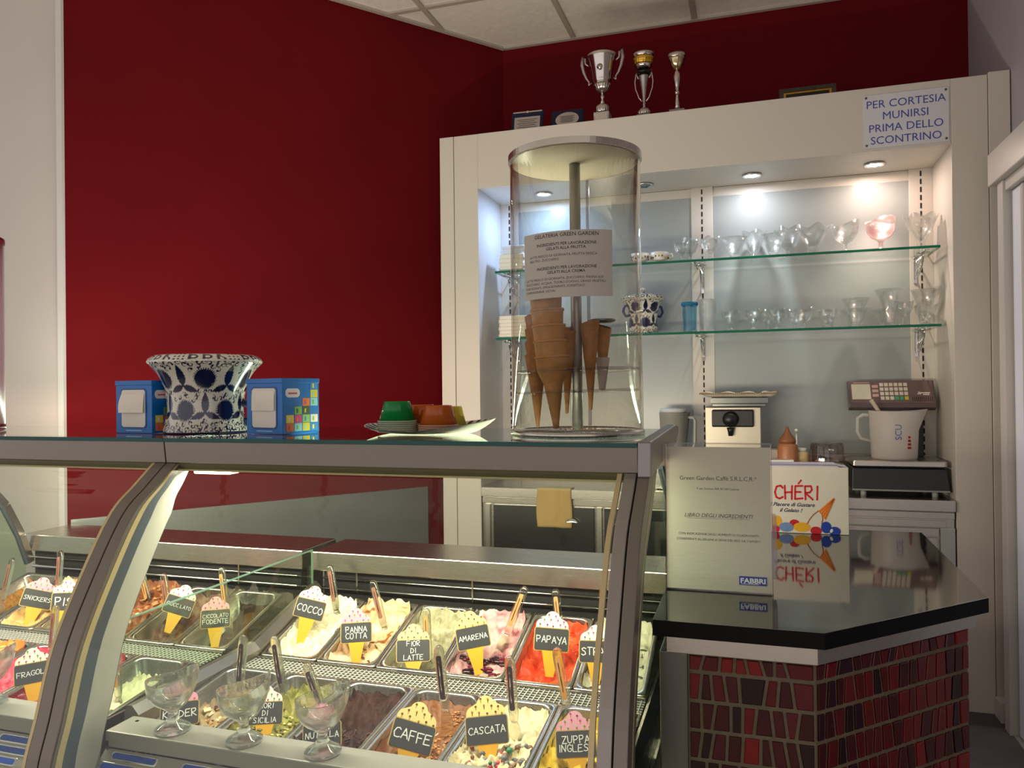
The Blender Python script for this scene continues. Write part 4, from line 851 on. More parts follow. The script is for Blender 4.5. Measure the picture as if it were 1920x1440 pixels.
for r in range(3): on_face(hw*.285, hw*.355, S*(.30+.19*r), S*(.42+.19*r), .002, 'key', m_keyp)
for r in range(4):
    for c in range(6):
        x = hw*(.375+.055*c); on_face(x, x+hw*.043, S*(.17+.19*r), S*(.31+.19*r), .0022, 'key', m_keyy if (r == 0 and c == 5) else m_keyg if (r == 0 and c in (3, 4)) else m_key)
for k in range(11): on_face(hw*(.735+.022*k), hw*(.743+.022*k), S*.10, S*.30, .0012, 'speaker_slot', m_black)
for (xa, xb, s_) in ((.80, .84, .40), (.83, .94, .44), (.86, .93, .37), (.81, .83, .46)): on_face(hw*xa, hw*xb, S*s_, S*(s_+.035), .0012, 'emblem_print', m_white)
on_face(hw*.07, hw*.26, S*.885, S*.92, .0011, 'maker_print', m_keyp)
# measuring jug with spatula on the plate
pz = BZ+.1425
q0, q1 = at(1632, 860, Y=3.44), at(1724, 860, Y=3.44); R = (q1.x-q0.x)/2; Hj = at(1680, 770, Y=3.44).z-pz
t = thing('measuring_jug', 'translucent white measuring jug with spout and handle on the scale', 'jug', ((q0.x+q1.x)/2, 3.45, pz))
m_pp = translucent('milky_plastic', '#f4f0ec', .5, .35, .30)
def jm(r, z, a):
    d = abs((a+PI) % (2*PI)-PI); k = max(0, 1-d/.5)*max(0, (z-Hj*.68)/(Hj*.32)); return (r*(1+.34*k), z+.006*k)
G().lathe([(.0005, 0), (R*.90, 0), (R*.94, .006), (R*1.0, Hj*.6), (R*1.03, Hj*.98), (R*1.05, Hj), (R*1.0, Hj), (R*.97, Hj*.6), (R*.90, .008), (.0005, .004)], 48, mod=jm).build('jug_body', m_pp, t)
G().tube([(-R*.98, 0, Hj*.90), (-R*1.28, 0, Hj*.91), (-R*1.5, 0, Hj*.84), (-R*1.52, 0, Hj*.55), (-R*1.38, 0, Hj*.42), (-R*.95, 0, Hj*.36)], .0065, 8).build('handle', m_pp, t)
def wrapj(x, y, z, a0): a = a0+x/(R*1.01); return (cos(a)*R*1.012, sin(a)*R*1.012, z)
g = typeset([('SCU', 0, 0, 1)], .034).mapv(lambda x, y, z: wrapj(-z, 0, Hj*.42+x+.03, -PI/2+.15)); g.build('blue_scale_print', pm('jug_blue', '#5a64a4', .5), t)
g = G()
for k in range(4): g.box(-.008+.001*k, .008-.001*k, 0, .001, .045+.014*k, .054+.014*k)
g.mapv(lambda x, y, z: wrapj(x+.04, 0, z, -PI/2+.05)); g.build('red_print', pm('jug_red', '#c43a3a', .5), t)
T, B = at(1633, 750, Y=3.46), at(1702, 850, Y=3.475); d_ = T-B; L = d_.length
t = thing('spatula', 'pale plastic spatula standing aslant in the measuring jug', 'spatula', tuple(B)); t.rotation_euler = d_.to_track_quat('Z', 'Y').to_euler()
G().prism(rrect(.034, .07, .012, 4, 0, .036), -.002, .002, 'y').build('blade', pm('spatula_blade', '#d9cfc0', .4), t); G().tube([(0, 0, .065), (0, 0, L*.6), (0, 0, L)], [.0055, .007, .0085], 10).build('handle', pm('spatula_handle', '#b7ab98', .4), t)

# ================================================================== tiled counter with black stone top
ctr = thing('tiled_counter', 'counter clad in dark red mosaic tiles under black stone top', 'counter', (.0, 1.4, 0))
oy = 1.4; Q = lambda pts: [(x, y-oy) for x, y in pts]
top = [(-.181, 1.400), (.109, 1.400), (.432, 1.716), (.445, 2.42), (-.181, 2.42)]
G().prism(Q(top), .791, .820, m=0, mside=1).build('stone_top', [m_granite, m_granite_edge], ctr, bevel=.0012)
base = [(-.150, 1.432), (.094, 1.432), (.398, 1.734), (.398, 2.40), (-.150, 2.40)]
G().prism(Q(base), .02, .754).build('counter_body', m_grout, ctr)
G().prism(Q([(-.158, 1.420), (.098, 1.420), (.412, 1.730), (.412, 2.405), (-.158, 2.405)]), .757, .7905).build('steel_band', m_steel, ctr, bevel=.001)
G().prism(Q([(-.172, 1.425), (-.122, 1.425), (-.122, 1.445), (-.172, 1.445)]), .02, .757).prism(Q([(-.172, 1.445), (-.158, 1.445), (-.158, 2.40), (-.172, 2.40)]), .02, .757).build('steel_corner_post', m_darksteel, ctr, bevel=.002)
G().prism(Q([(-.14, 1.45), (.085, 1.45), (.37, 1.75), (.37, 2.38), (-.14, 2.38)]), 0, .02).build('plinth', m_black, ctr)
rt = random.Random(11)
TC_ = ['#6a0a10', '#3c070c', '#58090f', '#7c0f14', '#22070b', '#4a0e18', '#661410', '#2c0b18', '#5a121e', '#400b10']
m_tiles = [pm('tile_%d' % i, h, .16, var=.12, scale=30, spec=.35) for i, h in enumerate(TC_)]
def tile_face(P, D, Nn, L, wmin, wmax, weights):
    z1 = .752; first = True; nt_ = 0
    while z1 > .31:
        hh = .025 if first else .0445; first = False; z0 = z1-hh; x = .004; rows = []; k0 = 0
        while x < L-.012:
            wd = rt.uniform(wmin, wmax)*(1.6 if rt.random() < .06 else 1); xe = min(x+wd, L-.003)
            if L-xe < .0195: xe = L-.003
            rows.append((x, xe)); x = xe+.0062
        tl = [rt.uniform(-.0042, .0042) for _ in range(len(rows)+1)]; tl[0] = tl[-1] = 0
        for i, (xa, xb) in enumerate(rows):
            ja, jb = tl[i], tl[i+1]
            cs = [(xa-ja*.9, z0), (xb-jb*.9, z0), (xb+jb*.9, z1), (xa+ja*.9, z1)]; cx = sum(c[0] for c in cs)/4; cz = (z0+z1)/2
            inn = [(cx+(c[0]-cx)*.90, cz+(c[1]-cz)*.93) for c in cs]; th = .0035+rt.uniform(0, .0012)
            W3 = lambda c, h: (P[0]+D[0]*c[0]+Nn[0]*h, P[1]+D[1]*c[0]+Nn[1]*h-oy, c[1])
            g = G().add([W3(c, -.001) for c in cs]+[W3(c, th*.7) for c in cs]+[W3(c, th) for c in inn], [(0, 1, 5, 4), (1, 2, 6, 5), (2, 3, 7, 6), (3, 0, 4, 7), (4, 5, 9, 8), (5, 6, 10, 9), (6, 7, 11, 10), (7, 4, 8, 11), (8, 9, 10, 11)])
            g.build('mosaic_tile', rt.choices(m_tiles, weights)[0], ctr); nt_ += 1
        z1 = z0-.0082
    return nt_
n1 = tile_face((-.122, 1.432), (1, 0), (0, -1), .216, .0125, .0255, (3, 3, 3, 3, 2, 1, 0, 1, 1, 3))
dv = Vector((.398-.094, 1.734-1.432)); Ld = dv.length; dv.normalize()
n2 = tile_face((.094, 1.432), tuple(dv), (dv.y, -dv.x), Ld, .013, .025, (2, 2, 3, 1, 1, 3, 3, 2, 3, 3))
# A4 ingredient book sign in its acrylic stand
A, B = at(1250, 1104, Z=.8205), at(1443, 1116, Z=.8205); dv = B-A; yaw = math.atan2(dv.y, dv.x)
t = thing('ingredient_book_stand', 'grey A4 ingredient book in clear acrylic stand on the black counter', 'sign', (A.x, A.y, .8205), (math.radians(-3), 0, yaw))
Wb, Hb = .2085, .300
G().box(0, Wb, .0, .0016, 0, Hb).build('acrylic_front', m_acryl, t)
G().box(-.002, 0, -.001, .012, 0, Hb).box(Wb, Wb+.002, -.001, .012, 0, Hb).box(-.002, Wb+.002, -.002, .013, -.0002, .003).box(-.002, Wb+.002, -.001, .010, Hb-.0, Hb+.003).build('acrylic_edges', m_acryledge, t)
G().box(.001, Wb-.001, .002, .011, .003, Hb-.006).build('book_block', pm('book_page', '#dedbd0', .45, bump=.1, bscale=30, stretch=(1, 1, 8)), t)
G().box(Wb+.0, Wb+.010, .01, .07, .03, .155).build('acrylic_rear_pocket', m_acryledge, t)
tx = [('Green Garden Caff\u00e8 S.R.L.C.R.*', Wb/2, .226, 1.0), ('P.zza Gramsci 8/8, 81100 Caserta', Wb/2, .2065, .52)]
g = typeset(tx, .0118); g.merge(typeset([('LIBRO DEGLI INGREDIENTI', Wb/2, .150, 1)], .0112, shear=.25)); g.box(.042, .167, 0, .0002, .1474, .1479)
g.merge(typeset([('CON INDICAZIONE DEGLI ALIMENTI O COADIUVANTI', Wb/2, .1135, 1), ('CONSIDERATI ALLERGENI AI SENSI DEL REG. UE 1169/2011', Wb/2, .1025, 1)], .0064))
off(g, 0, .0018, 0).build('printed_text', pm('book_ink', '#1d1f24', .6), t)
lg = G().box(Wb-.064, Wb-.0105, .0013, .0019, .017, .0345).build('blue_logo', pm('logo_blue', '#1a2f9a', .5), t)
g = typeset([('FABBRI', Wb-.0372, .0212, 1)], .0135, bold=.03); k = .048/(max(p[0] for p in g.v)-min(p[0] for p in g.v)); c0 = Wb-.0372
g.mapv(lambda x, y, z: (c0+(x-c0)*k, .0012, z)); g.box(Wb-.060, Wb-.026, .0012, .00125, .0188, .0196); g.build('logo_lettering', pm('logo_white', '#e8ecf4', .5), lg)
# cone carton
q = at(1592, 1003, Z=.8205); Wc, Hc, Dc = .285, .188, .085
t = thing('cone_carton', 'white cone carton with red lettering at the back of the black counter', 'carton', (q.x, 2.325, .8205), (0, 0, .02))
G().box(-Wc, 0, 0, Dc, 0, Hc).build('carton_body', pm('carton_white', '#cfc9bd', .45, var=.03, scale=12), t, bevel=.0015)
g = G().box(-Wc+.002, -.024, .004, Dc*.48, Hc, Hc+.0015).add([(-Wc+.002, Dc*.5, Hc+.002), (-.022, Dc*.5, Hc+.003), (-.03, Dc-.004, Hc+.007), (-Wc+.004, Dc-.004, Hc+.005)], [(0, 1, 2, 3)]).add([(0, .002, Hc-.001), (0, Dc-.002, Hc-.001), (-.026, Dc-.004, Hc+.004), (-.026, .004, Hc+.004)], [(0, 1, 2, 3)])
g.build('top_flaps', pm('carton_flap', '#c9c4d2', .5), t)
px = lambda u, v: ((u-1592)*.0014895, (1003-v)*.00149)            # printed layout measured on the carton face
g, wd = strokes("CH", .9, .12, 3); g2, wd2 = strokes('E', .9, .12, 5); g3, wd3 = strokes('RI', .9, .12, 8)
off(g2, wd+1, 0, 0); off(g3, wd+wd2+2, 0, 0); g.merge(g2).merge(g3); g4, _ = strokes("'", .8, .0, 2); off(g4, wd+1.6, 0, 0); g.merge(g4)
x0_, z0_ = px(1461, 938); x1_, _ = px(1539, 938); zt_ = px(0, 913)[1]; tw = wd+wd2+wd3+2
g.mapv(lambda x, y, z: (x0_+x/tw*(x1_-x0_), -.0006, z0_+z/6*(zt_-z0_))).build('red_lettering', pm('cheri_red', '#c41420', .45), t)
xa, za = px(1491, 952); xb, zb_ = px(1489, 963)
g = typeset([('il Piacere di Gustare', xa, za, 1), ('il Gelato !', xb, zb_, 1)], .0148, shear=.35, bold=.018); off(g, 0, -.0006, 0).build('script_lettering', pm('navy_ink', '#1c2350', .5), t)
def disc(u, v, ru, rv, mt, lay, rot=0, name='printed_scoop'):
    cx, cz = px(u, v); a_, b_ = ru*.00149, rv*.00149; P = []
    for i in range(24):
        x, z = a_*cos(2*PI*i/24), b_*sin(2*PI*i/24); P.append((cx+x*cos(rot)-z*sin(rot), max(.0005, cz+x*sin(rot)+z*cos(rot))))
    G().prism(P, -.0005-.00025*lay, -.0002*lay, 'y').build(name, mt, t)
PB = {n: pm('print_'+n, h, .5) for n, h in (('yellow', '#d8a018'), ('red', '#b41424'), ('greyblue', '#6a82b4'), ('blue', '#16389a'), ('orange', '#e0801c'), ('purple', '#a84a6a'), ('white', '#d8d2c6'))}
disc(1462, 981, 11, 11, PB['yellow'], 1); disc(1461, 996, 8, 8, PB['red'], 1); disc(1481, 992, 13, 9, PB['greyblue'], 2); disc(1496, 984, 9, 7, PB['red'], 1); disc(1509, 991, 15, 9, PB['yellow'], 2); disc(1534, 997, 10, 8, PB['red'], 2)
disc(1552, 990, 9, 11, PB['blue'], 3); disc(1567, 997, 10, 9, PB['blue'], 3); disc(1561, 996, 2.5, 4, PB['white'], 4, -.4)
(u0, v0) = (1567, 934); tri = [px(1539, 959), px(1551, 976), px(1568, 936), px(1565, 934)]
G().prism([(x, z) for x, z in tri], -.0012, -.0004, 'y').build('printed_cone', PB['orange'], t)
g = G()
for k in range(4):
    p0, p1 = px(1541+3*k, 961+4*k), px(1566.5, 935.5); g.tube([(p0[0], -.0012, p0[1]), (p1[0], -.0012, p1[1])], .0006, 5)
arc = [px(1539, 959), px(1530, 966), px(1523, 975), px(1518, 985)]; arc2 = [px(1540, 960), px(1545, 966), px(1546, 974), px(1544, 984)]
g.tube([(x, -.0008, z) for x, z in arc], .0011, 5).tube([(x, -.0008, z) for x, z in arc2], .0011, 5); g.build('cone_outline', pm('cone_line', '#a84a20', .5), t)

# ================================================================== the two gelato cases
PROF = spline([(1.560, 1.168), (1.457, 1.078), (1.396, 1.031), (1.331, .981), (1.262, .881), (1.184, .741), (1.143, .610), (1.117, .530), (1.106, .440)], 5)
def offp(d):
    out = []
    for i, p in enumerate(PROF):
        a, b = PROF[max(i-1, 0)], PROF[min(i+1, len(PROF)-1)]; tx, tz = b[0]-a[0], b[1]-a[1]; l = math.hypot(tx, tz); out.append((p[0]-tz/l*d, p[1]+tx/l*d))   # d inward
    return out
def band(g, x0, x1, d0, d1, m=0, i0=0, i1=None):
    A, B = [[(p[0], min(p[1], 1.0758)) for p in offp(d)][i0:i1] for d in (d0, d1)]; n = len(A); vs = [(x0, *p) for p in A]+[(x1, *p) for p in A]+[(x1, *p) for p in B]+[(x0, *p) for p in B]
    fs = []
    for i in range(n-1):
        for r in range(4): a, b = r*n, ((r+1) % 4)*n; fs.append((a+i, a+i+1, b+i+1, b+i))
    fs += [(0, n, 2*n, 3*n), (n-1, 4*n-1, 3*n-1, 2*n-1)]; return g.add(vs, fs, m, False)
def hband(g, x0, x1, d0, d1, m=0):
    def sh(d): return [(p[0]+d*max(.25, min(1, (1.165-p[1])/.195)), min(p[1], 1.0755)) for p in PROF]
    A, B = sh(d0), sh(d1); n = len(A); vs = [(x0, *p) for p in A]+[(x1, *p) for p in A]+[(x1, *p) for p in B]+[(x0, *p) for p in B]; fs = []
    for i in range(n-1):
        for r in range(4): a, b = r*n, ((r+1) % 4)*n; fs.append((a+i, a+i+1, b+i+1, b+i))
    fs += [(0, n, 2*n, 3*n), (n-1, 4*n-1, 3*n-1, 2*n-1)]; return g.add(vs, fs, m, False)
BY0, BY1 = 1.745, 2.035; BZ0 = .540; FY0 = 1.335; FZ0 = .521
BT, FT = math.atan(.087/.285), math.atan(.031/.28)
PIT = .170
SIDE = [(1.50, 1.06), (1.70, 1.06), (1.86, .965), (1.955, .852), (2.01, .745), (2.045, .645), (2.05, .50), (1.18, .50), (1.20, .62), (1.235, .74), (1.32, .88), (1.40, .98)]
def make_case(x0, x1, xr0, lab, right):
    t = thing('gelato_display_case', lab, 'display case', ((x0+x1)/2, 1.6, 0), group='gelato cases'); cx, cy = (x0+x1)/2, 1.6
    def bx(name, mt, a, b, c, d, e, f, bevel=0, parent=None): return G().box(a-cx, b-cx, c-cy, d-cy, e, f).build(name, mt, parent or t, bevel=bevel)
    L = lambda g: off(g, -cx, -cy, 0)
    gx0, gx1 = (x0+.030, x1-.052) if right else (x0+.045, x1-.032)
    tg = bx('top_glass', m_topglass, x0, x1-.027 if right else x1, 1.4485, 1.955, 1.1265, 1.134); L(G().box(x0, x1-.027 if right else x1, 1.447, 1.4485, 1.1262, 1.1342)).build('glass_edge', m_glassedge2, tg)
    bm = L(G().prism([(1.456, 1.0765), (1.615, 1.0765), (1.615, 1.126), (1.450, 1.126)], x0+.001, (x1-.026) if right else x1-.0005, 'x')).build('top_beam', m_beam, t, bevel=.0015)
    bx('pane_clamp', pm('clamp_dark_gold', '#5a5034', .35, .6), gx0, gx1+.02*right, 1.462, 1.50, 1.060, 1.0765); bx('clamp_bead', m_goldstrip, gx0, gx1+.012*right, 1.459, 1.464, 1.0585, 1.0625)
    lp = bx('lamp_housing', m_white, gx0+.008, gx1, 1.500, 1.560, 1.0715, 1.0762); bx('lamp_tube', m_lamp, gx0+.012, gx1-.01, 1.518, 1.542, 1.0695, 1.0714, 0, lp); bx('lamp_end_cover', m_lampend, gx0+.004, gx0+.105, 1.505, 1.545, 1.046, 1.0694, .004, lp)
    L(band(G(), gx0-.003, gx1-.0, .003, .009)).build('curved_glass', m_pane, t)
    if right:
        L(band(G(), x0, x0+.028, 0, .016)).build('frame_bar', m_frame, t, bevel=.002)
        L(hband(G(), x0+.005, x0+.0290, .012, .028)).build('gold_strip', m_goldstrip, t); L(hband(G(), x0+.005, x0+.0287, .028, .060)).build('gasket', m_gasket, t)
        L(hband(G(), x0+.003, x0+.0283, .060, .122)).build('white_side_panel', m_sidewhite, t); L(hband(G(), x0+.003, x0+.0275, .122, .1245)).build('panel_edge', m_gasket, t)
        L(band(G(), x1-.066, x1-.057, .002, .011)).build('glass_end_strip', m_goldstrip, t)
        L(band(G(), x1-.052, x1-.029, -.002, .035)).build('frame_bar', m_frameR, t, bevel=.002); L(band(G(), x1-.029, x1-.026, .006, .03)).build('dark_joint', m_blackrubber, t)
        L(band(G(), x1-.026, x1-.004, -.004, .075)).build('outer_post', m_frame, t, bevel=.002); L(band(G(), x1-.0045, x1-.0035, .044, .050)).build('post_bead', m_goldstrip, t)
        L(G().prism([(1.440, 1.070), (1.93, 1.100), (1.99, 1.125), (1.985, 1.140), (1.935, 1.146), (1.446, 1.137)], x1-.0255, x1, 'x')).build('end_cap', pm('cap_grey_metal', '#8d8985', .35, .7), t, bevel=.003)
        xs = x1-.016
    else:
        L(band(G(), x1-.030, x1-.0015, 0, .030)).build('frame_bar', m_frame, t, bevel=.002); L(band(G(), x1-.0375, x1-.030, .0, .010)).build('glass_end_strip', m_goldstrip, t)
        L(band(G(), x0, x0+.03, 0, .04)).build('frame_bar', m_frame, t, bevel=.002); xs = x0+.03
    sg = L(G().prism(SIDE, xs, xs+.005, 'x')).build('side_glass', m_sideglass, t)
    E_ = SIDE[1:6]; g = G()
    for (a, b) in zip(E_, E_[1:]):
        ty, tz = b[0]-a[0], b[1]-a[1]; l = math.hypot(ty, tz); ny, nz = -tz/l, ty/l
        if ny < 0: ny, nz = -ny, -nz
        for (o0, o1, m_, xa, xb) in ((0, .008, 1, xs-.003, xs+.008), (.008, .030, 0, xs-.006, xs+.012)):
            g.add([(x, a[0]+ny*o, a[1]+nz*o) for x in (xa, xb) for o in (o0, o1)]+[(x, b[0]+ny*o, b[1]+nz*o) for x in (xa, xb) for o in (o0, o1)], [(0, 1, 3, 2), (4, 6, 7, 5), (0, 4, 5, 1), (2, 3, 7, 6), (0, 2, 6, 4), (1, 5, 7, 3)], m_)
    L(g).build('side_frame', [m_steel_z, m_gasket], t)
    # rear service shelf, air slot with its chrome rails
    bx('rear_shelf', m_steel, x0+.004, x1-.030, 2.06, 2.262, .690, .748, .003)
    bx('air_slot', m_blackrubber, x0+.03, x1-.05, 2.085, 2.105, .56, .690)
    bx('rear_panel', m_steel, x0+.01, x1-.03, 2.11, 2.25, .03, .690)
    for z, r in ((.667, .0032), (.636, .006)): L(G().tube([(x0+.035, 2.072, z), (x1-.055, 2.072, z)], r, 8)).build('chrome_rail', m_chrome, t)
    for k in range(3): bx('rail_post', m_chrome, x0+.15+.37*k, x0+.155+.37*k, 2.066, 2.074, .628, .69)
    # steel tank with the air grille between the two rows of pans
    bx('tank_floor', m_steel, x0+.03, x1-.05, 1.16, 2.085, .36, .375)
    bx('tank_side', m_steel_y, x0+.028, x0+.034, 1.25, 2.085, .375, .530); bx('tank_side', m_steel_y, x1-.054, x1-.048, 1.25, 2.085, .375, .530)
    bx('cabinet_base', m_darksteel, x0+.01, x1-.03, 1.14, 2.10, .03, .36)
    ga, gb = xr0, xr0+6*PIT
    bx('grille_channel', m_blackrubber, ga, gb, 1.640, 1.738, .515, .519)
    gl = G()
    for k in range(7): y = 1.653+.0133*k; gl.box(ga, gb, y-.0011, y+.0011, .5325, .5347)
    n = int((gb-ga)/.0125)
    for k in range(n+1): x = ga+.0125*k; gl.box(x-.0011, x+.0011, 1.653, 1.734, .5345, .5367)
    tag(L(gl).build('air_grille', m_wire, t), kind='stuff')
    bx('grille_edge', m_steel, ga, gb, 1.737, 1.742, .50, .540, .001); bx('grille_edge', m_steel, ga, gb, 1.644, 1.650, .505, .543, .001)
    # display ledge and slotted front panel
    ld = bx('display_ledge', m_satin, x0+.026, x1-.056, 1.250, 1.326, .517, .550, .003)
    L(G().lathe([(.0005, .0002), (.004, .0002)], 12, (x0+.055, 1.305, .5502))).build('screw_hole', m_blackrubber, ld)
    P = lambda x, s, h: (x, 1.252-s*.7071-h*.7071, .514-s*.7071+h*.7071)
    g = G(); a, b = x0+.026, x1-.056
    g.add([P(x, s, h) for h in (-.003, 0) for (x, s) in ((a, 0), (b, 0), (b, .14), (a, .14))], [(0, 3, 2, 1), (4, 5, 6, 7), (0, 1, 5, 4), (1, 2, 6, 5), (2, 3, 7, 6), (3, 0, 4, 7)]); fp = L(g).build('front_panel', m_satin, t)
    m_slot = pm('blue_slot_film', '#1c50b8', .25) if 'blue_slot_film' not in bpy.data.materials else bpy.data.materials['blue_slot_film']
    for r in range(3):
        for k in range(9):
            xc = x0+.105+.172*k-.016*r; s = .006+.0215*r; ring = rrect(.112, .0155, .0065, 4)
            if xc > b-.05: continue
            g = G(); o1 = [P(xc+p[0], s+.006+p[1], .0016) for p in ring]; i1 = [P(xc+p[0]*.95, s+.006+p[1]*.75, .0008) for p in ring]; loft(g, [[P(xc+p[0]*1.03, s+.006+p[1]*1.15, -.0005) for p in ring], o1, i1], 0); sl_ = L(g).build('slot_rim', m_chrome, fp)
            g = G(); g.add(i1, [tuple(range(len(i1)-1, -1, -1))]); L(g).build('slot_film', m_slot, sl_)
    return t
case_r = make_case(-1.300, -.185, -1.262, 'right-hand gelato case with pale flavours, next to the tiled counter', True)
case_l = make_case(-2.460, -1.3015, -2.392, 'left-hand gelato case beyond the bronze curved divider', False)
# clear divider pane and the sloping steel trim between the two cases
t = thing('divider_pane', 'low clear glass divider with green edge between the two cases', 'glass divider', (-1.286, 1.30, .56))
pl_ = [(0, .006), (.45, .006), (.742, .094), (.742, .1945), (0, .1945)]
G().prism(pl_, -.003, .003, 'x').build('glass_pane', m_sideglass, t); G().prism([(0, .1946), (.742, .1946), (.742, .1975), (0, .1975)], -.003, .003, 'x').prism([(.7421, .09), (.7445, .09), (.7445, .1975), (.7421, .1975)], -.003, .003, 'x').build('green_edge', m_paneedge, t)
g = G(); A_ = [(1.327, .555), (1.75, .558), (2.058, .645)]
for (a, b) in zip(A_, A_[1:]): g.add([(x, y, z+dz) for (y, z) in (a, b) for (x, dz) in ((-1.300, .0), (-1.2925, .014), (-1.279, .014), (-1.262, -.004), (-1.262, -.03), (-1.300, -.03))], [(i, (i+1) % 6, (i+1) % 6+6, i+6) for i in range(6)]+[(5, 4, 3, 2, 1, 0), (6, 7, 8, 9, 10, 11)])
o = g.build('module_trim', brushed('trim_steel', '#99948a', .38, 'y')); tag(o, 'sloping brushed steel trim strip below the clear glass divider', 'trim strip')

# ---- pans and gelato
def pan_mesh():
    g = G(); w, L = .1685, .292; cy = L/2
    def ring(ww, ll, r, z): return [(p[0], p[1]+cy, z) for p in rrect(ww, ll, r, 6)]
    R = [ring(w-.002, L-.002, .008, -.010), ring(w, L, .009, -.001), ring(w-.001, L-.001, .010, .0012), ring(w-.020, L-.022, .026, .0012), ring(w-.024, L-.026, .026, -.003), ring(w-.032, L-.034, .024, -.100), ring(w-.06, L-.06, .018, -.106)]
    loft(g, R, 0, True, False, True); return g
pm_ = pan_mesh().mesh('pan', m_steel_y); p0_ = None
def row_xf(row): return ((BY0, BZ0, BT) if row == 'b' else (FY0, FZ0, FT))
PANW, PANL = .1415, .262
def surf(row, Y, h): y0, z0, th = row_xf(row); return z0+(Y-y0)*math.tan(th)+h/math.cos(th)
def mk_pan(case, row, k, lab):
    xr = -1.262 if case == 'r' else -2.392; xc = xr+PIT*(k+.5); y0, z0, th = row_xf(row)
    o = bpy.data.objects.new('steel_pan', pm_); COL.objects.link(o); o.location = (xc, y0, z0); o.rotation_euler = (th, 0, 0)
    return tag(o, lab, 'pan', 'gelato pans'), xc
def gel_surface(hn, hf, amp, fr, ridge, seed, lump=0, scoop=0, wall=.02):
    sv = Vector((seed*3.7, seed*1.3, 0))
    def f(s, t):
        x, y = (s-.5), t; n = mnoise.noise(Vector((x*fr, y*fr*1.7, seed))+sv)+.5*mnoise.noise(Vector((x*fr*2.2, y*fr*3.6, seed+5))+sv)+.25*mnoise.noise(Vector((x*fr*5, y*fr*8, seed+9)))
        wx = x*8+y*10+2.2*mnoise.noise(Vector((x*2.5, y*3, seed+2)))
        h = hn+(hf-hn)*t+amp*n+ridge*(abs(sin(wx*1.7))-.5)
        if lump: h += lump*max(0, mnoise.noise(Vector((x*16, y*26, seed+3))))
        if scoop: h -= scoop*math.exp(-((x+.05)**2/.05+(t-.62)**2/.05))
        e = max(0, (t-.90)/.1); h += wall*e*e; e = max(0, (abs(x)-.44)/.06); h += wall*.4*e*e
        return min(h, .022)
    return f
def mk_gel(case, row, k, name, lab, mt, prm, pieces=None, plab=''):
    o, xc = mk_pan(case, row, k, PANLAB[(case, row, k)]); y0, z0, th = row_xf(row); f = gel_surface(*prm)
    nu, nv = 34, 56; W2, L_ = PANW, PANL; r = .024; off_y = .0145
    hmin = min(f(i/8, j/8) for i in range(9) for j in range(9))
    def pos(s, t):
        x, y = (s-.5)*W2, (t-.5)*L_; h = f(s, t); sh = 1-max(0, -h-.002)*.085; x *= sh; y *= sh; ax, ay = W2/2*sh-r, L_/2*sh-r
        if abs(x) > ax and abs(y) > ay:
            dx, dy = abs(x)-ax, abs(y)-ay; m_ = max(dx, dy); l = math.hypot(dx, dy); k_ = m_/l if l else 1; x = math.copysign(ax+dx*k_, x); y = math.copysign(ay+dy*k_, y)
        return x, y+off_y+L_/2, h
    g = G().grid(pos, nu, nv); k0 = 0
    base = [pos(i/nu, 0) for i in range(nu+1)]+[pos(1, j/nv) for j in range(1, nv+1)]+[pos(1-i/nu, 1) for i in range(1, nu+1)]+[pos(0, 1-j/nv) for j in range(1, nv)]
    g.add([p for p in base]+[(p[0]*.93, (p[1]-.1455)*.95+.1455, min(p[2]-.002, max(-.098, hmin-.02))) for p in base], [(i, i+len(base), (i+1) % len(base)+len(base), (i+1) % len(base)) for i in range(len(base))], 0, True)
    ob = g.build('gelato', mt); ob.location = (xc, y0, z0); ob.rotation_euler = (th, 0, 0); tag(ob, lab, 'ice cream', 'gelato in the pans')
    if pieces:
        for (nm, mats, n, rng, size, shp, region) in pieces:
            rr = random.Random(k*7+n); gg = G()
            for q in range(n):
                s, t = rr.uniform(region[0], region[1]), rr.uniform(region[2], region[3]); x, y, h = pos(s, t); sz = rr.uniform(.6, 1.15)*size
                mi = rr.randrange(len(mats))
                if shp == 'ball': gg.ball((x, y, h+sz*.35), sz, 7, mi, (1, 1, .8))
                elif shp == 'flat': gg.ball((x, y, h+sz*.12), sz, 6, mi, (1, rr.uniform(.4, 1), .35))
                elif shp == 'chip':
                    b0 = G().box(-sz, sz, -sz*.6, sz*.6, -sz*.25, sz*.25); b0.xf(Matrix.Translation((x, y, h+sz*.2)) @ Matrix.Rotation(rr.uniform(0, 6), 4, 'Z') @ Matrix.Rotation(rr.uniform(-.7, .7), 4, 'X')); b0.mi = [mi]*6; gg._merge(b0, None)
                elif shp == 'curl':
                    a = rr.uniform(0, 6); gg.tube([(x+sz*2.4*(i/5-.5)*cos(a)+sz*.5*sin(i), y+sz*2.4*(i/5-.5)*sin(a), h+sz*(.25+.3*sin(i*1.3+a))) for i in range(6)], [sz*.15, sz*.3, sz*.35, sz*.35, sz*.28, sz*.12], 5, mi)
            tag(gg.build(nm, mats, ob), kind='stuff')
    return ob
gm = lambda n, ramp, scale=18, rough=.42, bump=.5, bs=120, dist=1.2, stretch=None: pm('gelato_'+n, '#888888', rough, ramp=ramp, scale=scale, bump=bump, bscale=bs, dist=dist, stretch=stretch, spec=.3)
PANLAB = {}
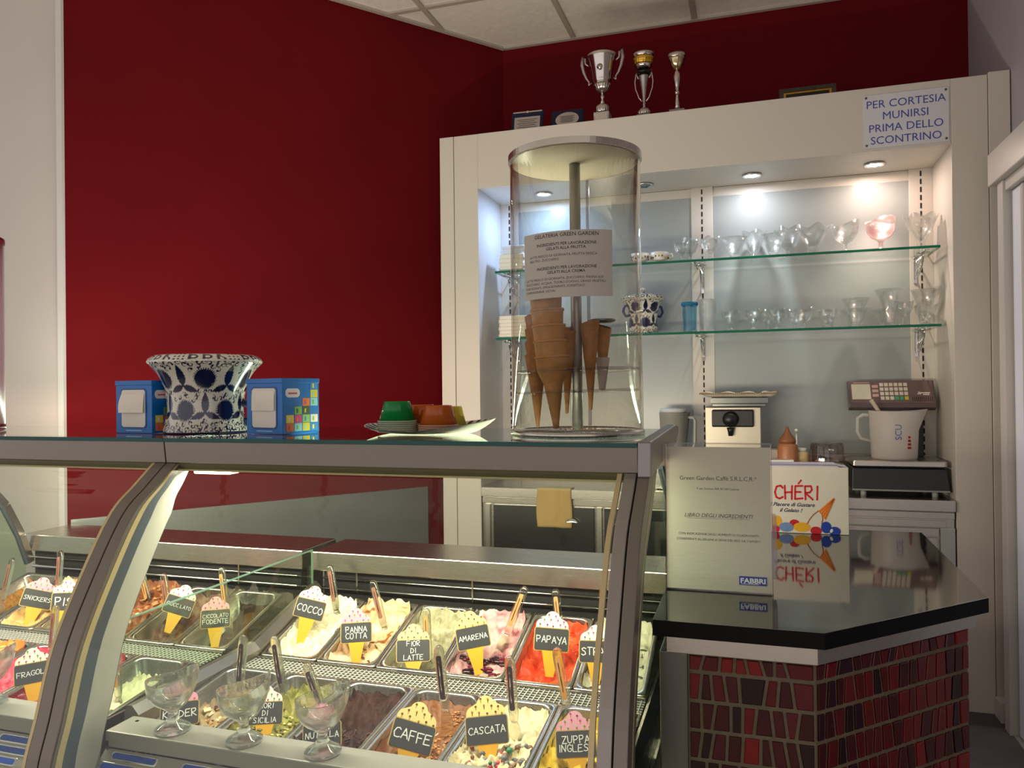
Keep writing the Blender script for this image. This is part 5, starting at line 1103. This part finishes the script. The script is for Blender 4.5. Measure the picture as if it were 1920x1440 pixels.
FL = [ # case,row,k, short, pan label adj, gelato label, material, params, pieces
 ('r', 'b', 0, 'creamy white coconut gelato, swirled, first pan right of the divider', gm('coconut', ((.3, '#e6d9b0'), (.55, '#f3ead0'), (.8, '#faf4e4'))), (-.024, -.010, .012, 5, .008, 1, .010, .010), [('shredded_coconut', [m_white, pm('coconut_bits', '#efdfae', .6)], 110, 0, .004, 'flat', (.25, .95, .5, .98))]),
 ('r', 'b', 1, 'ivory gelato with caramel streaks under the pink panna cotta tag', gm('pannacotta', ((.33, '#9a5a2c'), (.40, '#e2b987'), (.6, '#efd9b4'), (.8, '#f6ead0')), 9, dist=2.5), (-.030, -.004, .014, 4, .008, 2, 0, .012), [('caramel_syrup', [pm('caramel', '#7a3a16', .15)], 9, 0, .007, 'curl', (.45, .9, .15, .55))]),
 ('r', 'b', 2, 'pale cream gelato half scooped out, third pan right of divider', gm('fior', ((.3, '#8f8a68'), (.55, '#bab491'), (.8, '#d8d2b6'))), (-.052, -.020, .014, 5, .006, 3, .012, .03), None),
 ('r', 'b', 3, 'white gelato with dark cherry syrup under the amarena tag', gm('amarena', ((.28, '#7a1f34'), (.40, '#d9969a'), (.58, '#e8c3b8'), (.75, '#f6ead8')), 10, dist=2), (-.034, -.012, .014, 5, .006, 4, .004, .012), [('cherries', [pm('cherry', '#2c0612', .12), pm('cherry_syrup', '#6a0a26', .12)], 30, 0, .017, 'flat', (.06, .9, .02, .36))]),
 ('r', 'b', 4, 'bright orange papaya gelato', gm('papaya', ((.3, '#e0401c'), (.55, '#ee5a2c'), (.8, '#f58a58')), 8, dist=1.5), (-.040, -.030, .016, 5, .006, 5, .004, .02), [('papaya_crumbs', [pm('papaya_bits', '#f0602a', .4)], 26, 0, .006, 'flat', (.3, .95, .55, .95))]),
 ('r', 'b', 5, 'pale gelato with black chocolate shards at the case end', gm('stracciatella', ((.3, '#cfcba8'), (.6, '#e2dec2'), (.85, '#efecd8'))), (-.030, -.010, .012, 5, .005, 6, .004, 0), [('chocolate_shards', [pm('choc_shard', '#1c100a', .3)], 40, 0, .008, 'curl', (.05, .95, .03, .7))]),
 ('r', 'f', 0, 'beige gelato with chocolate wafer chunks, front pan beside the divider', gm('kinder', ((.3, '#7a5c3c'), (.5, '#a9906c'), (.75, '#c9b48c')), 12), (-.034, -.060, .014, 5, .008, 7, .010, .01), [('wafer_chunks', [pm('wafer_bits', '#b58a4c', .6), pm('milkchoc_bits', '#5a2c14', .4), pm('whitechoc_bits', '#e2d2a8', .5)], 90, 0, .007, 'chip', (.05, .95, .05, .75))]),
 ('r', 'f', 1, 'olive green pistachio gelato behind the second glass cup', gm('pistachio', ((.3, '#5c5a1c'), (.5, '#8a8434'), (.75, '#b8b060')), 10), (-.006, -.046, .014, 5, .006, 8, .016, .012), [('pistachio_crumbs', [pm('pist_light', '#c2bb6a', .6), pm('pist_dark', '#6f6c28', .6)], 140, 0, .006, 'flat', (.05, .95, .02, .55))]),
 ('r', 'f', 2, 'dark brown hazelnut-chocolate gelato, deeply scooped, behind the third glass cup', gm('choc', ((.3, '#2a1006'), (.55, '#3c1c0c'), (.8, '#56301a')), 9, .7), (-.004, -.034, .016, 4, .010, 9, .008, .05), [('chocolate_flakes', [pm('choc_flake', '#4a2612', .6), pm('choc_flake2', '#341808', .6)], 60, 0, .007, 'curl', (.05, .95, .02, .4))]),
 ('r', 'f', 3, 'coffee-brown gelato with crunchy crumble along its edge', gm('coffee', ((.3, '#6e3c14'), (.55, '#8c5424'), (.8, '#b98a54')), 8), (-.012, -.040, .012, 4, .006, 10, 0, .03), [('amaretto_crumble', [pm('crumble', '#a8692c', .6), pm('crumble2', '#c88c48', .6)], 230, 0, .0048, 'flat', (.62, .98, .05, .95))]),
 ('r', 'f', 4, 'cream gelato with candied fruit bits under the cascata tag', gm('cascata', ((.3, '#d5c493'), (.55, '#e9dcb4'), (.8, '#f4ecd2')), 12), (-.006, -.032, .012, 6, .004, 11, .018, .01), [('candied_fruit', [pm('candy_green', '#2f8a5a', .3), pm('candy_red', '#b82a3a', .3), pm('candy_grey', '#5c6070', .4), pm('candy_brown', '#8a5a40', .4), pm('candy_grey2', '#7a7a80', .4), pm('candy_cream', '#f2e8cc', .5), pm('candy_cream2', '#e6d8b4', .5), pm('candy_grey3', '#8a8078', .5)], 80, 0, .0065, 'ball', (.04, .96, .02, .55))]),
 ('r', 'f', 5, 'bright yellow custard gelato under the pink zuppa inglese tag', gm('zuppa', ((.3, '#b89410'), (.55, '#e0c02a'), (.8, '#f2de6a')), 10), (-.006, -.036, .014, 5, .008, 12, .010, .02), [('chocolate_bits', [pm('zuppa_choc', '#3a1c12', .4)], 14, 0, .007, 'curl', (.1, .9, .02, .4))]),
 ('l', 'b', 0, 'amber crumb-topped gelato, first pan at the left end', gm('amber', ((.3, '#8a5a22'), (.55, '#b8823c'), (.8, '#c8a468')), 14), (-.030, -.045, .014, 6, .006, 13, .018, .01), [('amber_crumbs', [pm('amber_crumb', '#a86c28', .6)], 90, 0, .007, 'flat', (.2, .95, .1, .7))]),
 ('l', 'b', 1, 'cream and peanut-beige gelato, second pan at the left end', gm('peanut', ((.3, '#c8924c'), (.5, '#e2bd7c'), (.75, '#f0dcae')), 11), (-.018, -.020, .014, 5, .008, 14, .010, .01), None),
 ('l', 'b', 2, 'yellow-green pistachio gelato just left of the bronze divider', gm('pistachio2', ((.3, '#a8a43c'), (.6, '#d2c65a'), (.85, '#e2d88c')), 10), (-.040, -.004, .012, 5, .006, 15, .010, .0), [('pistachio_nuts', [pm('nut_green', '#8a8c34', .5), pm('nut_cream', '#e0d6a0', .5)], 40, 0, .006, 'flat', (.1, .9, .1, .9))]),
 ('l', 'b', 3, 'milk chocolate gelato topped with whole hazelnuts', gm('milkchoc', ((.3, '#6e3a1c'), (.55, '#94562e'), (.8, '#b07a50')), 9), (-.012, -.006, .013, 5, .008, 16, .010, 0), [('hazelnuts', [pm('hazelnut', '#e2cf9a', .4)], 8, 0, .009, 'ball', (.35, .75, .22, .42)), ('chocolate_chunks', [pm('mc_chunk', '#7a3e1c', .5), pm('mc_chunk2', '#b8854c', .5)], 60, 0, .008, 'chip', (.3, .98, .5, .98))]),
 ('l', 'b', 4, 'greyish chocolate gelato scooped low under the tilted tag', gm('choc2', ((.3, '#4e3226'), (.55, '#745244'), (.8, '#947464')), 9), (-.050, -.040, .014, 4, .010, 17, 0, .02), None),
 ('l', 'b', 5, 'last dark scrapings of chocolate gelato in an almost empty pan', gm('fondente', ((.3, '#2a1a10'), (.55, '#453222'), (.8, '#5e4c38')), 12), (-.094, -.090, .005, 6, .003, 18, 0, 0, .05), None),
 ('l', 'f', 2, 'orange melon gelato with lime garnish at the far left', gm('melon', ((.3, '#e2701c'), (.55, '#ee8a34'), (.8, '#f4ac68')), 8), (-.008, -.010, .014, 4, .006, 19, .006, 0), [('lime_garnish', [pm('lime_green', '#9ac22a', .35), pm('lime_green2', '#c8dc5a', .35)], 26, 0, .016, 'flat', (.15, .85, .62, .97))]),
 ('l', 'f', 3, 'pink-red strawberry gelato below the fragola tag', gm('strawberry', ((.3, '#c02840'), (.55, '#d84a60'), (.8, '#e88a94')), 9), (-.012, -.020, .014, 5, .006, 20, .006, 0), None),
 ('l', 'f', 4, 'deep red berry gelato with flat smooth surface', gm('berry', ((.3, '#8a0c14'), (.6, '#a81420'), (.85, '#c03038')), 9, .2), (-.014, -.012, .004, 4, .002, 21, 0, 0), None),
 ('l', 'f', 5, 'pale lemon-cream gelato left of the clear glass divider', gm('lemon', ((.3, '#d6cba2'), (.6, '#e6deba'), (.85, '#f4f0d8')), 8), (-.012, -.060, .012, 4, .010, 22, .008, .012), None)]
NTH = ['first', 'second', 'third', 'fourth', 'fifth', 'sixth']
for (c, r, k, lab, mt, prm, pc) in FL:
    PANLAB[(c, r, k)] = 'steel pan, %s from left in the %s row of the %s-hand case' % (NTH[k], 'back' if r == 'b' else 'front', 'right' if c == 'r' else 'left')
    mk_gel(c, r, k, 'gelato', lab, mt, prm, pc)

# ---- flavour tags shaped like a cone with a little blackboard
def solve(u, v, row, h):
    lo, hi = (1.70, 2.05) if row == 'b' else (1.26, 1.64)
    for _ in range(40):
        m_ = (lo+hi)/2
        if at(u, v, Y=m_).z > surf(row, m_, h): lo = m_
        else: hi = m_
    return lo
def scoop_outline():
    P = []
    for (cx, cz, r, a0, a1) in ((.024, .018, .0175, -40, 75), (.0, .036, .0185, 15, 165), (-.024, .018, .0175, 105, 220)):
        P += [(cx+r*cos(math.radians(a0+(a1-a0)*i/10)), cz+r*sin(math.radians(a0+(a1-a0)*i/10))) for i in range(11)]
    return P
def make_tag(cu, cv, tu, tv, wpx, scoop, lines, row, lab, h=-.02, seed=0, yaw=0.0, slant=0):
    Yb = solve(tu, tv, row, h); Bp = at(tu, tv, Y=Yb); hv = Vector((Bp.x, Bp.y, 0)).normalized(); D = at(cu, cv, Y=1)-Vector((0, 0, CZ)); Cp = Vector((0, 0, CZ))+D*((Bp.dot(hv)+(.036 if row == 'f' else .026))/D.dot(hv)); dep = (Cp-Vector((0, 0, CZ))).dot(_f); s = wpx*dep/FPX/.088
    d = Cp-Bp; Lc = d.length; zax = d.normalized(); yax = (hv-zax*zax.dot(hv)).normalized(); xax = yax.cross(zax)
    t = thing('flavour_tag', lab, 'price tag', tuple(Bp), (0, 0, yaw), 'flavour tags')
    R = Matrix((xax, yax, zax)).transposed().to_4x4() @ Matrix.Scale(s, 4); Z = lambda dz: R @ Matrix.Translation((0, 0, Lc/s)) @ Matrix.Rotation(math.radians(slant), 4, 'Y') @ Matrix.Translation((0, 0, dz))
    zc = -Lc/s
    cw = .023; G().prism([(-cw*.42, zc-.004), (cw*.42, zc-.004), (cw, -.026), (-cw, -.026)], -.0012, .0012, 'y').xf(Z(0)).build('cone', m_cone, t)
    G().prism(rrect(.0895, .0575, .006, 4), -.0010, .0014, 'y').xf(Z(0)).build('gold_rim', m_boardrim, t)
    b = G().prism(rrect(.0850, .0530, .004, 4), -.0022, -.0010, 'y').xf(Z(0)).build('blackboard', m_board, t)
    G().prism(scoop_outline(), -.0008, .0012, 'y').xf(Z(.014)).build('scoop', SCOOP[scoop], t)
    rr = random.Random(seed); g = G()
    for (x, z) in ((-.03, .022), (-.014, .020), (.004, .018), (.020, .021), (.034, .018), (-.021, .033), (-.005, .034), (.012, .032), (.028, .032), (-.010, .047), (.006, .045)):
        m_ = rr.choice((0, 1, 2)) if scoop != 'yellow' else rr.choice((2, 3, 2)); x += rr.uniform(-.002, .002); z += rr.uniform(-.002, .002)
        g.add([(x+.0024*cos(2*PI*i/8), -.0013, z+.0024*sin(2*PI*i/8)) for i in range(8)], [tuple(range(8))], m_); g.add([(x-.0006, -.0013, z-.0075), (x+.0006, -.0013, z-.0075), (x+.0011, -.0013, z), (x-.0011, -.0013, z)], [(0, 1, 2, 3)], 3 if m_ != 3 else 2)
    g.xf(Z(.014)).build('printed_cones', DOT, t)
    g = G(); n = len(lines)
    for i, ln in enumerate(lines):
        a, wd = strokes(ln, .72, .35, seed*5+i); a = fit(a, wd, .076, 0, -.0026, (n-1)*.5*.0172-i*.0172 if n > 1 else 0, maxh=.024 if n == 1 else .0150 if n == 2 else .0125); g.merge(a)
    g.xf(Z(0)).build('chalk_lettering', m_chalk, b); return t
TAGS = [
 (581, 1142, 570, 1207, 55, 'white', ["COCCO"], 'b', 'slanting white-topped tag reading COCCO'), (668, 1186, 668, 1242, 57, 'pink', ["PANNA", "COTTA"], 'b', 'pink-topped tag reading PANNA COTTA'),
 (775, 1220, 775, 1262, 63, 'yellow', ["FIOR", "DI", "LATTE"], 'b', 'yellow-topped tag reading FIOR DI LATTE'), (887, 1195, 897, 1262, 62, 'yellow', ["AMARENA"], 'b', 'tilted yellow-topped tag reading AMARENA'),
 (1034, 1199, 1030, 1266, 65, 'white', ["PAPAYA"], 'b', 'white-topped tag reading PAPAYA'), (1117, 1222, 1117, 1280, 62, 'white', ["STRAC"], 'b', 'tag half hidden by the right end of the curved glass'),
 (337, 1338, 335, 1400, 67, 'pink', ["KINDER"], 'f', 'tag behind the first glass cup, only its end letters showing'), (497, 1337, 493, 1400, 64, 'white', ["FIORI", "DI", "SICILIA"], 'f', 'tag with three chalk lines behind the second glass cup'),
 (604, 1378, 604, 1440, 70, 'pink', ["NUTELLA"], 'f', 'tag mostly hidden behind the third glass cup'), (773, 1381, 762, 1442, 82, 'yellow', ["CAFFE'"], 'f', 'slanting yellow-topped tag reading CAFFE'),
 (913, 1369, 919, 1432, 80, 'yellow', ["CASCATA"], 'f', 'yellow-topped tag reading CASCATA'), (1080, 1395, 1084, 1460, 76, 'pink', ["ZUPPA", "INGLESE"], 'f', 'pink-topped tag reading ZUPPA INGLESE'),
 (70, 1123, 56, 1172, 52, 'pink', ["SNICKERS"], 'b', 'leaning pink-topped tag with one chalk word at the left end'), (126, 1128, 120, 1182, 52, 'white', ["PIST"], 'b', 'tag cut by the left edge of the bronze divider'),
 (222, 1113, 226, 1166, 52, 'white', ["NOC"], 'b', 'tag of which only the right edge shows past the divider'), (335, 1136, 325, 1186, 51, 'white', ["CIOCC LATO"], 'b', 'most tilted white-topped tag, over greyish chocolate gelato'),
 (404, 1160, 403, 1214, 52, 'pink', ["CICCOLATO", "FODENTE"], 'b', 'pink-topped two-line tag at the almost empty pan'), (62, 1262, 64, 1322, 60, 'white', ["FRAGOLA"], 'f', 'grey-looking tag reading FRAGOLA left of the divider')]
for i, (cu, cv, tu, tv, w, sc, ln, row, lab) in enumerate(TAGS):
    make_tag(cu, cv, tu, tv, w, sc, ln, row, lab, h={1: -.02, 16: -.001, 15: -.035}.get(i, -.022), seed=i+1, slant={0: 7, 9: 5, 10: 2, 12: 4, 15: 12, 3: -1}.get(i, 0))

# ---- clear acrylic spatulas
def spat_proto(sticker, lab, hexc):
    t = thing('gelato_spatula', lab, 'spatula', (0, 0, 0), group='clear gelato spatulas')
    g = G(); secs = []
    for (z, w, th, r) in ((.076, .012, .006, .0028), (.082, .0185, .009, .004), (.10, .0215, .0115, .0052), (.188, .0235, .0125, .0056), (.200, .0215, .0118, .0054), (.206, .016, .0095, .0045), (.209, .008, .005, .0022)): secs.append([(p[0], p[1], z) for p in rrect(w, th, r, 4)])
    loft(g, secs, 0, True, True, True); g.build('handle', m_spat, t)
    g = G(); secs = []
    for (z, w, th) in ((0, .018, .0022), (.006, .027, .0026), (.05, .029, .003), (.068, .022, .0045), (.078, .013, .006)): secs.append([(p[0], p[1], z) for p in rrect(w, th, th*.45, 3)])
    loft(g, secs, 0, True, True, True); g.build('blade', m_spat, t)
    m_ = pm('sticker_'+sticker, hexc, .5, var=.06, scale=30); st = G().prism(rrect(.0115, .088, .004, 4, 0, .145), -.0074, -.0066, 'y').build('paper_strip', m_, t)
    g = G()
    for (z, r) in ((.118, .0042), (.146, .0046), (.176, .0042)):
        g.lathe([(r, 0), (r*.78, 0)], 14, (0, 0, 0)).v[-28:] = [(p[0], -.0078, z+p[1]*1.3) for p in g.v[-28:]]
        g.box(-r*.35, r*.1, -.0079, -.0078, z-r*.5, z+r*.6)
    g.build('printed_emblem', pm('emblem_'+sticker, '#4a2c1c' if sticker != 'dark' else '#9a8a7a', .5), st); return t
SPP = {'tan': spat_proto('tan', 'x', '#c98f52'), 'dark': spat_proto('dark', 'x', '#43303a'), 'brown': spat_proto('brown', 'x', '#8a5a48')}
SPU = {k: False for k in SPP}
SPATS = [(618, 1058, 633, 1160, 'b', 'brown', 'spatula standing in the coconut gelato', .03), (698, 1088, 724, 1190, 'b', 'brown', 'spatula leaning left in the caramel-streaked gelato', .03), (799, 1140, 803, 1232, 'b', 'tan', 'spatula behind the FIOR DI LATTE tag', .03),
 (985, 1100, 938, 1222, 'b', 'tan', 'spatula leaning far right in the cherry gelato', .02), (1041, 1104, 1052, 1205, 'b', 'tan', 'spatula behind the PAPAYA tag', .03),
 (457, 1190, 447, 1325, 'f', 'dark', 'upright spatula in the wafer-chunk gelato beside the divider', .03), (514, 1192, 536, 1330, 'f', 'dark', 'spatula standing between the first two glass cups\' pans', .03), (573, 1244, 612, 1352, 'f', 'dark', 'short-looking spatula above the third glass cup', .03),
 (822, 1210, 842, 1392, 'f', 'dark', 'upright spatula in the coffee gelato behind the CAFFE tag', .02), (955, 1230, 967, 1388, 'f', 'dark', 'spatula just right of the CASCATA tag', .02), (1043, 1214, 1068, 1350, 'f', 'tan', 'spatula in front of the PAPAYA tag, over yellow gelato', .02),
 (24, 1046, 0, 1150, 'b', 'brown', 'leftmost spatula, in the amber crumb gelato', .03), (114, 1032, 107, 1140, 'b', 'brown', 'spatula behind the leaning pink tag at the left end', .03), (105, 1135, 94, 1250, 'f', 'brown', 'spatula in the front row against the bronze divider', .03),
 (262, 1060, 282, 1145, 'b', 'tan', 'spatula in the hazelnut-topped chocolate gelato', .02), (306, 1075, 320, 1178, 'b', 'brown', 'spatula behind the most tilted white-topped tag', .02), (415, 1063, 428, 1170, 'b', 'tan', 'spatula in the almost empty chocolate pan', .02), (219, 1201, 222, 1306, 'f', 'tan', 'spatula in the pale lemon-cream gelato', .02)]
for (tu, tv, bu, bv, row, kind, lab, lean) in SPATS:
    Yb = solve(bu, bv, row, -.03); Bp = at(bu, bv, Y=Yb); Tp = at(tu, tv, Y=Yb+lean); d = (Tp-Bp).normalized(); base = Tp-d*.209
    t = SPP[kind] if not SPU[kind] else dup(SPP[kind], (0, 0, 0)); SPU[kind] = True
    t.location = base; t['label'] = lab; x = Vector((1, 0, 0)); yv = d.cross(x).normalized(); x = yv.cross(d)
    t.rotation_euler = Matrix((x, yv, d)).transposed().to_euler()

# ---- glass cups on the display ledges
def ledge_cup(x, y, yaw, lab, w=.098, h=.112):
    t = thing('sundae_cup', lab, 'glass cup', (x, y, .5505), (0, 0, yaw), 'glass cups on the ledges'); R = w/2
    def lip(r, z, a):
        k = max(0, (r-.018)/(R-.018)); return (r*(1+.05*k*cos(2*a)), z+k*k*(.012*cos(a)+.006*cos(2*a)) if z > h*.5 else z)
    out_ = spline([(.010, h*.36), (.020, h*.43), (.036, h*.56), (.046, h*.74), (.0485, h*.90), (R, h)], 6); inn = spline([(R-.002, h), (.0455, h*.90), (.043, h*.75), (.033, h*.60), (.018, h*.50), (.0005, h*.475)], 6)
    pr = [(.0005, .001), (.030, 0), (.0345, .003), (.0345, .007), (.028, .011), (.017, .018), (.0095, .028), (.0085, .036)]+out_+inn
    G().lathe(pr, 56, mod=lip).build('cup_glass', m_cup, t); return t
ledge_cup(-1.139, 1.288, .55, 'first glass cup on the ledge, nearest the bronze divider'); ledge_cup(-.966, 1.286, .45, 'middle glass cup on the ledge in front of the pistachio gelato'); ledge_cup(-.791, 1.288, .75, 'third glass cup on the ledge, rightmost of the three')
q = at(-8, 1312, Z=.551); ledge_cup(q.x, 1.29, .4, 'glass cup on the left-hand ledge, cut by the photo edge')
